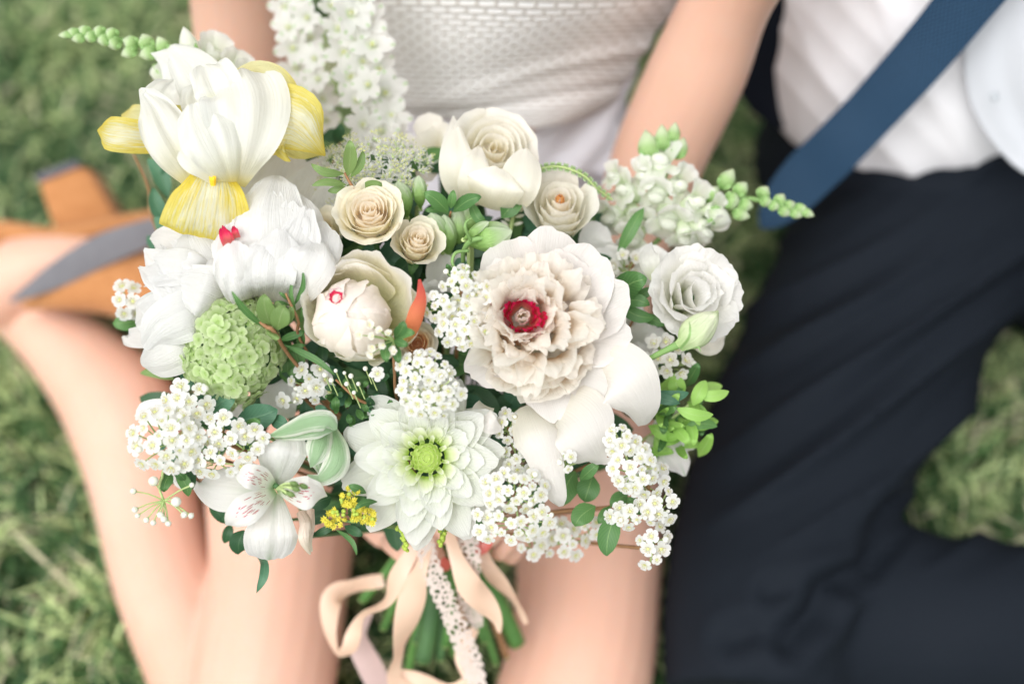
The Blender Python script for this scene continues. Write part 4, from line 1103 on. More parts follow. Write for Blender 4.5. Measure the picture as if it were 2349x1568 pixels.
I([(490, 440, 1.0, 3), (488, 412, .993, 9), (486, 394, .995, 7)], cup=-.9, mat=plain_mat('orange_iris_beard', (.85, .48, .02), (.88, .60, .04), scale=600, bump=.6), name='beard', ruf=.1)
# standards
I([(470, 330, 1.05, 50), (455, 240, 1.055, 66), (420, 175, 1.06, 56), (385, 140, 1.065, 34), (345, 122, 1.075, 5)], cup=-.4, mat=M['standard'], name='standard', ruf=.07)
I([(500, 300, 1.05, 50), (480, 220, 1.05, 66), (440, 160, 1.055, 52), (400, 118, 1.065, 24), (385, 112, 1.07, 5)], cup=.5, mat=M['standard'], name='standard', ruf=.05)
I([(540, 425, 1.02, 22), (552, 370, .995, 54), (562, 290, .985, 94), (560, 220, .99, 104), (540, 165, 1.005, 80)], cup=-.20, mat=M['standard'], name='standard', ruf=.085, rf=2.4, notch=.035, tip=.16, nu=25, nv=28, pl=.07, pf=5)
I([(530, 425, 1.01, 14), (508, 370, .985, 50), (482, 310, .978, 74), (458, 262, .985, 60), (446, 236, .99, 22)], cup=-.15, mat=M['standard'], name='standard', ruf=.09, rf=2.6, notch=.04, tip=.15, nu=21, nv=24, pl=.08)
I([(520, 250, 1.0, 40), (500, 200, .995, 60), (480, 165, 1.005, 44), (470, 150, 1.015, 18)], cup=.45, mat=M['standard'], name='standard', ruf=.1, rf=2.4, notch=.04, nu=17, nv=18, pl=.08)
I([(450, 430, 1.02, 16), (415, 360, 1.0, 52), (380, 300, .995, 58), (355, 250, 1.0, 44), (330, 218, 1.012, 20), (318, 205, 1.02, 6)], cup=-.15, mat=M['standard'], name='standard', ruf=.10, rf=2.5, notch=.03, nu=19, nv=24, pl=.09)
I([(395, 290, 1.03, 26), (360, 240, 1.02, 40), (372, 205, 1.02, 30), (398, 182, 1.03, 8)], cup=.8, mat=M['standard'], name='standard', ruf=.12)
I([(500, 330, 1.03, 30), (470, 270, 1.025, 44), (450, 225, 1.03, 40), (470, 200, 1.04, 20)], cup=.9, mat=M['standard'], name='standard', ruf=.1)
I([(430, 340, 1.04, 40), (420, 290, 1.035, 46), (440, 250, 1.04, 30)], cup=.9, mat=M['fall_plain'], name='style_arm', ruf=.1)
I([(500, 420, 1.0, 12), (470, 380, .99, 36), (440, 350, .99, 40), (430, 330, 1.0, 20)], cup=-.5, mat=M['standard'], name='standard', ruf=.06)
stem_to_bind(T, r=.004, via=P(470, 520, 1.13))

# ---- dahlia --------------------------------------------------------
rd = random.Random(12)
T = thing('dahlia', 'white dahlia with a lime green heart at the bottom of the bouquet', 'dahlia', 978, 1050, 1.012, 0, .06)
rows = [ # n, r0, z0, L, W, a0, a1, kap, mat, name
    (11, 58, -36, 138, 50, 4, -12, .008, 'dahlia'), (11, 54, -28, 136, 52, 10, -2, .009, 'dahlia'), (10, 52, -20, 112, 48, 18, 6, .011, 'dahlia'),
    (10, 50, -12, 86, 42, 26, 14, .013, 'dahlia'), (10, 46, -8, 64, 33, 34, 22, .020, 'dahlia'), (11, 42, -4, 44, 22, 46, 34, .036, 'dahlia_mid'),
    (10, 36, 0, 30, 11, 58, 46, .12, 'dahlia_mid'), (12, 33, 2, 24, 8, 58, 104, .10, 'dahlia_core'), (11, 25, 5, 21, 8, 56, 108, .10, 'dahlia_core'), (9, 16, 8, 17, 7, 54, 112, .10, 'dahlia_core'), (6, 7, 10, 12, 5, 52, 110, .10, 'dahlia_core')]
for k, (n, r0, z0, L, w, a0, a1, kap, mt, ) in enumerate(rows):
    for i in range(n):
        ph = (i + .5 * (k % 2)) * 2 * math.pi / n + rd.uniform(-.09, .09) + .3 * k
        big = k < 4
        # the sheet reaches furthest to the lower left and right
        LL = L * (1 + rd.uniform(-.07, .07)) * (1.12 if big and math.sin(ph) < -.2 else 1)
        rp(T, 'petal', M[mt], rd, ph, r0, z0, LL, w * rd.uniform(.92, 1.08), a0 + rd.uniform(-5, 5), a1 + rd.uniform(-8, 6), lip=rd.uniform(-22, 10) if big else 0, kap=kap * rd.uniform(1.3, 2.2),
           ruf=2.0 if big else .5, rf=1.8, notch=.02 if big else .05, tip=.26 if big else .2, tp=1.6 if big else 2, wb=.40, wp=.5, nar=.30 if big else .1, nu=11 if k < 6 else 7, nv=12 if k < 6 else 7, tw=rd.uniform(-.08, .08), pl=.015)
v, f = ico((0, 0, -4), (34, 34, 12), 2); T.part('core', v, f, None, M['dahlia_core'], world=False)
stem_to_bind(T, r=.004)

# ---- viburnum ball --------------------------------------------------
rv = random.Random(9)
T = thing('viburnum', 'lime green snowball viburnum made of tiny florets, left of centre', 'viburnum', 535, 798, 1.03, -.12, .05)
def floret_geo(rng, R, n=5, cup=.018, a0=18, a1=8, mat=0, tip=.22, W=.48, nu=5, nv=5, ruf=.6):
    g = Geo()
    for i in range(n):
        v, f, uv = ring_petal(i * 6.2832 / n + rng.uniform(-.08, .08), R * .06, 0, R * rng.uniform(.88, 1.02), R * W, a0 + rng.uniform(-8, 8), a1 + rng.uniform(-14, 8), rng, kap=cup, ruf=ruf, rf=2, tip=tip, tp=2.2, wb=.28, wp=.62, nu=nu, nv=nv)
        g.add(v, f, uv, mat)
    return g
def shared(name, g, mats, S): return mk_mesh(name, np.vstack(g.v) * S, g.f, np.vstack(g.uv), mats, g.m)
def frame_mat(pos, z, spin, s=1.0):
    z = nrm(z); x = nrm(np.cross([0.31, .87, .2], z)); y = np.cross(z, x)
    c, n_ = math.cos(spin), math.sin(spin)
    X = (x * c + y * n_) * s; Y = (y * c - x * n_) * s
    return Matrix(((X[0], Y[0], z[0] * s, pos[0]), (X[1], Y[1], z[1] * s, pos[1]), (X[2], Y[2], z[2] * s, pos[2]), (0, 0, 0, 1)))
S = T.S
vib = [shared('viburnum_floret', floret_geo(rv, 20, 5, .022, 20, -6, W=.44, ruf=1.2), M['viburnum'], S) for _ in range(5)]
v, f = ico((0, 0, 0), (96, 108, 88), 3); T.part('core', v, f, None, M['leaf'], world=False)
N = 470; cnt = 0
for i in range(N):
    z = 1 - 2 * (i + .5) / N; r = math.sqrt(1 - z * z); a = i * 2.39996
    nn = np.array([r * math.cos(a), r * math.sin(a), z])
    if z < -.30: continue
    lump = 1 + .05 * math.sin(nn[0] * 5 + 1) + .05 * math.sin(nn[1] * 7 + nn[0] * 3) + rv.uniform(-.075, .05)
    p = nn * np.array([110, 124, 104]) * lump
    if rv.random() < .04: continue
    q = nrm(nn / np.array([110, 124, 104]) + np.array([rv.uniform(-1, 1), rv.uniform(-1, 1), rv.uniform(-.4, .6)]) * .0048)
    new_obj('floret', rv.choice(vib), T.o, frame_mat(p * S, q, rv.uniform(0, 6), rv.uniform(.66, 1.14))); cnt += 1
stem_to_bind(T, r=.003)

# ---- lisianthus -----------------------------------------------------
rl = random.Random(17)
T = thing('lisianthus', 'white ruffled lisianthus at the right edge of the bouquet', 'lisianthus', 1588, 680, 1.04, .22, .18)
for i in range(9):
    f = i / 8
    rp(T, 'petal', M['lisi'], rl, i * 2.4 + rl.uniform(-.4, .9), 8 + 26 * f, -60 + rl.uniform(-14, 8), 118 - 6 * f + rl.uniform(-8, 14), 44 + 42 * f, 84 - 14 * f, 92 - 30 * f, cx=rl.uniform(-8, 8), cy=rl.uniform(-8, 8), tw=rl.uniform(-.3, .3), lip=-30 - 40 * f, kap=.024 - .014 * f, ruf=4 + 2 * f, rf=2.6, notch=.03, nf=10, tip=.18, wb=.5, wp=.5, nu=17, nv=13)
for i, (ph, L) in enumerate(((1.9, 135), (.9, 132), (.0, 128), (-.9, 132), (-1.9, 128), (2.9, 128), (-2.6, 122))):
    rp(T, 'petal', M['lisi'], rl, ph, 26, -66, L, 66, 62, 38, lip=-46, kap=.008, ruf=6, rf=2.2, notch=.03, nf=9, tip=.2, wb=.45, wp=.55, nu=17, nv=13)
sp_([(1500, 640, 1.05, 10), (1490, 600, 1.045, 26), (1488, 575, 1.05, 14), (1495, 555, 1.055, 3)], cup=.8, ruf=.08, mat=M['lisi'], T_=T, rng=rl)
stem_to_bind(T, r=.003)
T = thing('lisianthus_bud', 'closed greenish lisianthus bud on a bare stem below the white lisianthus', 'bud', 1590, 770, 1.0, .2, .1)
B0, B1 = P(1560, 790, 1.0), P(1648, 716, 1.0)
v, f, uv = bud_geo(B0, B1, 37 * T.S, 16, 14, .04, 3, fat=.42); T.part('petal', v, f, uv, petal_mat('pale_green_bud_petal', [(0, (.40, .56, .24)), (.35, (.60, .70, .42)), (.85, (.74, .79, .58)), (1, (.55, .66, .36))], vein=.5, vs_=12, trans=.2))
sp_([(1556, 796, .995, 14), (1590, 770, .985, 30), (1622, 738, .99, 24), (1648, 712, 1.0, 5)], cup=-.9, ruf=.03, mat=bpy.data.materials['pale_green_bud_petal'], T_=T, rng=rl)
v, f, uv = tube([P(1564, 786, 1.0), P(1530, 802, 1.005), P(1495, 820, 1.015), P(1466, 840, 1.03), P(1380, 940, 1.10), BIND], [.0035, .0024, .0021, .0021, .0021, .0021], 8, 24); T.part('stem', v, f, uv, M['stem'])
for l in ([(1560, 800, .99, 3), (1580, 775, .975, 3), (1583, 750, .975, 2), (1580, 735, .98, .5)], [(1575, 800, .995, 3), (1600, 795, .99, 2.5), (1608, 808, .99, 1)]):
    sp_(l, cup=0, ruf=0, mat=M['stem'], T_=T, rng=rl, name='sepal', nu=3, nv=8)

# ---- alstroemeria ----------------------------------------------------
ra = random.Random(19)
T = thing('alstroemeria', 'white freckled lily-like bloom with magenta dashes, lower left', 'alstroemeria', 632, 1115, 1.005, 0, .1)
def A(l, mat, **k): return sp_(l, mat=mat, T_=T, rng=ra, **k)
A([(630, 1120, 1.03, 12), (638, 1080, 1.01, 42), (646, 1040, 1.0, 60), (650, 1012, 1.005, 56), (648, 1000, 1.012, 30)], M['alstro'], cup=-.5, notch=.01, tip=.1)
A([(625, 1130, 1.03, 14), (560, 1125, 1.02, 44), (505, 1120, 1.02, 54), (462, 1110, 1.03, 28), (458, 1106, 1.035, 14)], M['alstro'], cup=-.5, notch=.01)
A([(632, 1130, 1.025, 12), (628, 1175, 1.005, 40), (622, 1225, .998, 62), (620, 1262, 1.005, 58), (618, 1284, 1.015, 34)], M['alstro'], cup=-.35, notch=.018, tip=.13, nu=21)
A([(632, 1125, 1.015, 8), (600, 1145, .995, 26), (562, 1170, .985, 36), (530, 1192, .99, 22), (516, 1206, 1.0, 4)], M['alstro_dash'], cup=-.25, notch=.01)
A([(630, 1115, 1.015, 8), (602, 1100, 1.0, 26), (575, 1092, .99, 30), (552, 1090, .995, 16), (540, 1086, 1.0, 4)], M['alstro_dash'], cup=.4)
A([(636, 1120, 1.015, 8), (670, 1125, .99, 30), (702, 1130, .982, 40), (730, 1130, .988, 26), (752, 1138, 1.0, 4)], M['alstro_dash'], cup=-.3, notch=.01)
for (x, y, dd) in ((668, 1108, .97), (672, 1120, .965), (660, 1132, .968), (690, 1114, .972), (650, 1128, .975)):
    v, f, uv = tube([P(634, 1122, 1.005), P((634 + x) / 2, (1112 + y) / 2, dd + .005), P(x, y, dd)], .0009, 6, 10); s_ = T.part('stamen', v, f, uv, M['pedicel'])
    v, f, uv = bud_geo(P(x - 4, y - 3, dd), P(x + 18, y + 5, dd), .0021, 8, 7); T.part('anther', v, f, uv, M['leaf_olive'], parent=s_)
stem_to_bind(T)
sp_([(590, 1270, 1.06, 4), (606, 1290, 1.03, 9), (605, 1320, 1.02, 11), (595, 1345, 1.02, 6), (588, 1360, 1.025, 1)], mat=M['leaf_blue'], T_=T, rng=ra, name='leaf', cup=.4, ruf=0, nu=5)

def green_white_bud(label, strips, px, py, d):
    T = thing('tulip', label, 'tulip bud', px, py, d, 0, .1)
    for l, c in strips: sp_(l, cup=c, ruf=.02, mat=M['flame'], T_=T, rng=ra, nu=15, nv=18)
    stem_to_bind(T); return T
green_white_bud('long white and green streaked parrot tulip bud lying over the alstroemeria', [
    ([(618, 1000, 1.0, 3), (665, 985, .995, 20), (710, 968, .985, 30), (752, 965, .985, 28), (772, 985, .99, 10)], -1.1),
    ([(628, 1004, 1.01, 3), (680, 996, 1.0, 16), (725, 985, .995, 24), (768, 985, 1.0, 8)], -.8)], 700, 985, 1.02)
green_white_bud('rounded green and white tulip bud above the right petal of the alstroemeria', [
    ([(750, 970, 1.02, 12), (736, 1010, 1.0, 34), (725, 1045, .995, 26), (712, 1072, 1.0, 5)], -.9),
    ([(765, 985, 1.02, 10), (775, 1030, 1.0, 30), (768, 1070, .995, 36), (735, 1098, .995, 18), (705, 1088, 1.0, 4)], -1.0),
    ([(730, 985, 1.03, 10), (745, 1030, 1.01, 48), (750, 1075, 1.01, 40), (745, 1105, 1.02, 12)], -.9)], 745, 1040, 1.02)
T = thing('wilted_bud', 'narrow pinkish wilted petal bud hanging beside the alstroemeria', 'bud', 705, 1230, 1.01, 0, .1)
pk = petal_mat('pinkish_wilted_petal', [(0, (.80, .62, .52)), (.5, (.85, .74, .64)), (1, (.82, .74, .60))], vein=.5, vs_=14)
sp_([(690, 1170, 1.02, 14), (700, 1200, 1.005, 16), (698, 1235, 1.0, 16), (712, 1272, 1.01, 6)], cup=-1.1, ruf=.06, mat=pk, T_=T, rng=ra)
sp_([(712, 1165, 1.02, 10), (712, 1205, 1.01, 12), (706, 1240, 1.005, 12), (716, 1265, 1.01, 6)], cup=-1.0, ruf=.1, mat=pk, T_=T, rng=ra)
stem_to_bind(T)

# ---- snapdragons and larkspur ----------------------------------------
rs = random.Random(23)
def bud(T, px, py, d, dx, dy, r, mat, name='bud', dd=0.0, calyx=True, ridge=.03):
    L = math.hypot(dx, dy)
    v, f, uv = bud_geo(P(px - dx * .66, py - dy * .66, d + dd), P(px + dx * .62, py + dy * .62, d - dd), r * K * d, 12, 10, ridge * 2, 3, fat=.46, sharp=1.25)
    o = T.part(name, v, f, uv, mat)
    if calyx:
        for s in (-1, 1):
            q = spine_petal([(px - dx * .52, py - dy * .52, d - .001, r * .3), (px - dx * .3 - dy / L * r * .6 * s, py - dy * .3 + dx / L * r * .6 * s, d - r * K * .8, r * .34), (px - dx * .05 - dy / L * r * .75 * s, py - dy * .05 + dx / L * r * .75 * s, d - r * K * .7, 1)], rs, cup=-.5, nu=5, nv=6)
            T.part('sepal', q[0], q[1], q[2], M['stem'], parent=o)
    return o
def snap_bloom(T, px, py, d, ax, ay, R=36, open_=1.0):
    R = R * 1.30
    """two-lipped bloom: tube, two lobes above, three below, swollen palate"""
    Q = Thing.__new__(Thing)
    z = nrm(-FW * .8 + ax * RX + ay * UP); x = nrm(np.cross(UP + .2 * RX, z)); y = np.cross(z, x)
    Mx = np.eye(4); Mx[:3, 0] = x; Mx[:3, 1] = y; Mx[:3, 2] = z; Mx[:3, 3] = P(px, py, d)
    Ml = T.Mi @ Mx
    root = new_obj('bloom', None, T.o, Matrix(Ml.tolist()))
    g = Geo(); sc = 1
    v, f, uv = tube([[0, 0, -R * 1.5], [0, 0, -R * .8], [0, 0, -R * .1]], [R * .28, R * .42, R * .5], 10, 8, True); g.add(v, f, uv)
    def q(name, g): return new_obj(name, mk_mesh(name, np.vstack(g.v) * T.S, g.f, np.vstack(g.uv), M['snap']), root)
    q('throat', g).data.materials[0] = M['snap_throat']
    for ph, L, w, a in ((1.06, 1.15, .52, 58), (2.08, 1.15, .52, 58), (-.70, .85, .36, 14), (-1.57, .9, .42, -5), (-2.44, .85, .36, 14)):
        g = Geo(); v, f, uv = ring_petal(ph, R * .3, -R * .25, R * L, R * w, a + 14, a - 28 * open_ + rs.uniform(-8, 8), rs, lip=-40, kap=.35 / R, ruf=R * .09, rf=2.6, notch=.04, nf=6, tip=.2, wb=.6, wp=.5, nu=9, nv=8)
        g.add(v, f, uv); q('lobe', g)
    g = Geo(); v, f = ico((0, -R * .16, R * .08), (R * .40, R * .27, R * .30), 2); g.add(v, f, np.tile([.5, .7], (len(v), 1))); q('palate', g)
    return root
def spike_stem(T, pts, r=.002, mat=None):
    v, f, uv = tube([P(*p) for p in pts] + [BIND], [r * .5] + [r] * (len(pts)), 8, 30); T.part('stem', v, f, uv, mat or M['stem'])

T = thing('snapdragon', 'snapdragon spike pointing left above the iris, green buds to its tip', 'snapdragon', 480, 160, 1.08, -.4, .3)
for x, y, dx, dy, r in ((152, 80, -30, 3, 9), (168, 74, -26, -2, 11), (180, 88, -26, 6, 12), (194, 70, -24, -8, 13), (207, 84, -24, 2, 14), (228, 72, -22, -10, 15), (238, 92, -26, 6, 15), (256, 78, -22, -14, 17), (262, 100, -24, 10, 16), (300, 98, -30, -12, 18), (296, 120, -30, 12, 15), (335, 96, -14, -30, 20), (340, 122, -34, 10, 18), (372, 104, -16, -34, 17), (395, 120, -20, -30, 18)):
    bud(T, x, y, 1.085, dx, dy, r, M['snap_bud'])
bud(T, 432, 100, 1.08, -18, -62, 21, M['snap']); bud(T, 365, 165, 1.10, -20, 20, 22, M['snap_bud'])
for x, y, ax, ay in ((490, 125, .5, .7), (535, 165, .7, .4), (560, 190, .6, .2), (452, 150, -.2, .6), (385, 200, -.5, .1)): snap_bloom(T, x, y, 1.095, ax, ay, 38)
spike_stem(T, [(150, 82, 1.085), (240, 84, 1.086), (340, 112, 1.09), (440, 160, 1.10), (520, 260, 1.13), (620, 500, 1.16)])

T = thing('snapdragon', 'snapdragon spike pointing right over the navy trousers, green buds at its tip', 'snapdragon', 1560, 450, 1.10, .4, .3)
for x, y, dx, dy, r in ((1852, 488, 26, 12, 11), (1838, 478, 26, 8, 12), (1826, 490, 24, 12, 12), (1812, 470, 22, -6, 13), (1800, 485, 22, 14, 13), (1790, 456, 14, -18, 15), (1776, 472, 20, 8, 13), (1752, 440, 16, -20, 17), (1758, 462, 22, 10, 14), (1700, 432, 22, -22, 18), (1712, 470, 26, 8, 17), (1668, 410, 24, -36, 20), (1680, 460, 30, 6, 22), (1635, 445, 20, -30, 18), (1700, 492, 34, 10, 15)):
    bud(T, x, y, 1.11, dx, dy, r, M['snap_bud'])
bud(T, 1650, 498, 1.10, 44, 20, 25, M['snap'])
for x, y, ax, ay, R in ((1600, 458, .8, .5, 34), (1622, 528, 1.0, -.6, 36), (1535, 505, .1, -.5, 40), (1450, 545, -.4, -.3, 34), (1575, 545, .3, -1.0, 34), (1640, 478, .9, .2, 26)): snap_bloom(T, x, y, 1.10, ax, ay, R)
spike_stem(T, [(1858, 492, 1.11), (1780, 468, 1.112), (1690, 455, 1.115), (1600, 490, 1.12), (1500, 560, 1.13), (1400, 700, 1.16)])
T = thing('snapdragon', 'snapdragon with white blooms standing against the bare arm, upright buds on top', 'snapdragon', 1510, 400, 1.11, .15, .5)
for x, y, dx, dy, r in ((1520, 316, -4, -50, 18), (1546, 305, 6, -40, 15), (1487, 335, -10, -60, 25), (1560, 340, 16, -40, 19)): bud(T, x, y, 1.11, dx, dy, r, M['snap_bud'])
for x, y, ax, ay, R in ((1515, 365, .0, .9, 40), (1560, 420, .8, .3, 34), (1505, 445, -.2, -.3, 36), (1430, 430, -.9, .5, 32), (1395, 495, -.8, -.3, 34), (1460, 500, .2, -.6, 32), (1475, 400, -.7, .5, 30), (1405, 400, -.9, .8, 24)): snap_bloom(T, x, y, 1.105, ax, ay, R)
spike_stem(T, [(1530, 300, 1.115), (1515, 380, 1.12), (1490, 470, 1.125), (1450, 580, 1.13), (1360, 740, 1.16)])
sp_([(1420, 580, 1.08, 5), (1440, 540, 1.075, 15), (1462, 500, 1.075, 13), (1478, 475, 1.08, 2)], cup=.5, ruf=0, mat=M['leaf'], T_=T, rng=rs, name='leaf', nu=5)

delph_p = []
def larkspur(label, pts, blooms, d):
    T = thing('larkspur', label, 'larkspur', pts[len(pts) // 2][0], pts[len(pts) // 2][1], d, 0, .4)
    if not delph_p:
        for k in range(4):
            g = Geo()
            for i in range(5):
                v, f, uv = ring_petal(i * 1.2566 + rs.uniform(-.1, .1), 3, 0, 44 * rs.uniform(.9, 1.05), 15.5, 25 + rs.uniform(-10, 10), 5 + rs.uniform(-15, 15), rs, kap=.015, ruf=2, rf=2, notch=.03, tip=.28, wb=.35, wp=.6, nu=7, nv=7, lip=rs.uniform(-20, 20)); g.add(v, f, uv)
            for i in range(4):
                v, f, uv = ring_petal(i * 1.57 + .3, 1, 0, 17, 7, 60, 70, rs, kap=.05, ruf=1.5, notch=.08, tip=.2, nu=5, nv=5); g.add(v, f, uv, 1)
            v, f = ico((0, 0, 4), (4, 4, 6), 1); g.add(v, f, None, 2)
            delph_p.append(shared('larkspur_floret', g, [M['delph'], M['snap'], M['centre']], T.S))
    for x, y, ax, ay, s in blooms:
        p = T.loc(P(x, y, d + rs.uniform(-.012, .012)))
        z = T.Mi[:3, :3] @ nrm(-FW + ax * RX + ay * UP)
        new_obj('floret', rs.choice(delph_p), T.o, frame_mat(p, z, rs.uniform(0, 6), s))
    v, f, uv = tube([P(*p) for p in pts] + [BIND], .002, 8, 26); T.part('stem', v, f, uv, M['stem'])
bl = []
for t in np.linspace(0, 1, 15):
    y = -30 + 330 * t; x = 668 + 60 * t + (24 if len(bl) % 2 else -22); bl.append((x, y, rs.uniform(-.7, .5), rs.uniform(-.3, .5), rs.uniform(.8, 1.05)))
larkspur('blurred white larkspur spike with green tips, left one against the bare arm', [(650, -120, 1.17), (680, 60, 1.18), (720, 240, 1.19), (790, 480, 1.2)], bl, 1.165)
bl = []
for t in np.linspace(0, 1, 22):
    y = -40 + 380 * t; x = 780 + 100 * t + (-34, 4, 36)[len(bl) % 3]; bl.append((x, y, rs.uniform(-.5, .7), rs.uniform(-.3, .5), rs.uniform(.9, 1.25)))
larkspur('blurred white larkspur spike with green tips, right one lying on the dress', [(760, -120, 1.15), (800, 60, 1.155), (850, 220, 1.16), (900, 480, 1.18)], bl, 1.135)

# ---- bishop flower / allium tuft ---------------------------------------
T = thing('allium', 'fluffy tuft of narrow white starry florets with green centres behind the peach roses', 'allium', 865, 400, 1.07, 0, .35)
g_ = []
for k in range(4):
    g = Geo()
    for i in range(6):
        v, f, uv = ring_petal(i * 1.047 + rs.uniform(-.15, .15), 1, 0, 21, 3.2, 35 + rs.uniform(-15, 15), 20 + rs.uniform(-15, 25), rs, kap=.08, wb=.7, nar=.8, nu=3, nv=6); g.add(v, f, uv, 0)
        aa = rs.uniform(0, 6.28); v, f, uv = tube([[0, 0, 0], [6 * math.cos(aa), 6 * math.sin(aa), 20]], .5, 4, None, False); g.add(v, f, uv, 0)
        v, f = ico((6 * math.cos(aa), 6 * math.sin(aa), 21), 1.5, 0); g.add(v, f, None, 2)
    v, f = ico((0, 0, 3), (4.5, 4.5, 5), 1); g.add(v, f, None, 1)
    g_.append(shared('allium_floret', g, [M['floret'], M['pedicel'], M['centre']], T.S))
for i in range(150):
    a = rs.uniform(0, 6.28); r = math.sqrt(rs.random())
    x, y = r * math.cos(a) * 125, r * math.sin(a) * 82
    h = 60 * math.sqrt(max(0, 1 - r * r))
    z = nrm(np.array([x / 125 * 1.1, y / 82 * .9, .6 + rs.random() * .4]))
    new_obj('floret', rs.choice(g_), T.o, frame_mat(np.array([x, y, h]) * T.S, z, rs.uniform(0, 6), rs.uniform(.85, 1.15)))
v, f = ico((0, 0, -20), (90, 58, 50), 2); T.part('green_core', v, f, None, M['leaf'], world=False)
stem_to_bind(T)
T = thing('allium', 'small patch of starry white florets showing left of the pale half closed rose', 'allium', 765, 455, 1.08, -.2, .3)
for i in range(36):
    a = rs.uniform(0, 6.28); r = math.sqrt(rs.random())
    x, y = r * math.cos(a) * 45, r * math.sin(a) * 62
    new_obj('floret', rs.choice(g_), T.o, frame_mat(np.array([x, y, 22 * math.sqrt(1 - r * r)]) * T.S, nrm(np.array([x / 45, y / 62, 1.0])), rs.uniform(0, 6), rs.uniform(.8, 1.1)))
v, f = ico((0, 0, -16), (34, 48, 22), 2); T.part('green_core', v, f, None, M['leaf'], world=False)
stem_to_bind(T)

# ---- arching spike of tiny white buds -----------------------------------
T = thing('veronica', 'thin spike of tiny white buds arching between the two cream roses', 'veronica', 1270, 385, 1.07, 0, .4)
arc = catmull([(1168, 540, 1.08), (1182, 480, 1.075), (1205, 420, 1.07), (1240, 388, 1.07), (1285, 382, 1.07), (1335, 400, 1.07), (1370, 432, 1.072), (1405, 458, 1.075)], 70)
v, f, uv = tube([P(*a) for a in arc], np.linspace(.0016, .0009, 70), 7); T.part('stem', v, f, uv, M['pedicel'])
for i in range(0, 68):
    t = i / 68; a = arc[i]; dirv = nrm(np.append(arc[min(i + 1, 69)][:2] - arc[max(i - 1, 0)][:2], 0))
    for s in (-1, 1, 0):
        if s == 0 or (i + s) % 3 == 0: continue
        if t > .4: L, r, m = 10 - 5 * t, 3.4, M['green_bud']
        else: L, r, m = 24 * (1 - t), 4.4, M['bud']
        if t < .4 and rs.random() < .45: continue
        nx, ny = -dirv[1] * s, dirv[0] * s
        x0, y0 = a[0] + nx * 3, a[1] + ny * 3
        x1, y1 = x0 + nx * L + dirv[0] * L * .5, y0 + ny * L + dirv[1] * L * .5
        v, f, uv = bud_geo(P(x0, y0, a[2] - .002), P(x1, y1, a[2] - .004 - (L * K if s == 0 else 0)), r * K * a[2], 6, 6)
        T.part('bud', v, f, uv, m)
stem_to_bind(T)
# ---- spirea clusters -----------------------------------------------------
rq = random.Random(77)
S0 = 1.01 * K
fl_m, fl_dim, ce_m = [], [], []
for k in range(6):
    g = floret_geo(rq, 22, 5, .018, rq.uniform(4, 24), -4, W=.415, ruf=1.2, tip=.18)
    fl_m.append(shared('spirea_floret', g, M['floret'], S0))
    g = floret_geo(rq, 24, 5, .022, 40, 15, W=.36, ruf=1.5, tip=.3)
    fl_dim.append(shared('waxy_floret', g, M['floret_dim'], S0))
for k in range(3):
    g = Geo()
    v, f = ico((0, 0, .8), (3.8, 3.8, 1.6), 1); g.add(v, f, None, 0)
    for i in range(14):
        a = i * 6.283 / 14 + rq.uniform(-.2, .2); r = rq.uniform(6.5, 10)
        v, f, uv = tube([[3.5 * math.cos(a), 3.5 * math.sin(a), 1], [r * math.cos(a), r * math.sin(a), 6]], .35, 3, None, False); g.add(v, f, uv, 0)
        v, f = ico((r * math.cos(a), r * math.sin(a), 6.3), 1.0, 0); g.add(v, f, None, 1)
    ce_m.append(shared('floret_centre', g, [M['centre'], M['stamen']], S0))
bv_, bf_ = ico((0, 0, 0), 1, 2)
pearl = mk_mesh('pearl_bud', bv_ * 9 * S0, bf_, np.stack([np.full(len(bv_), .5), (bv_[:, 2] + 1) / 2], -1), M['bud'])

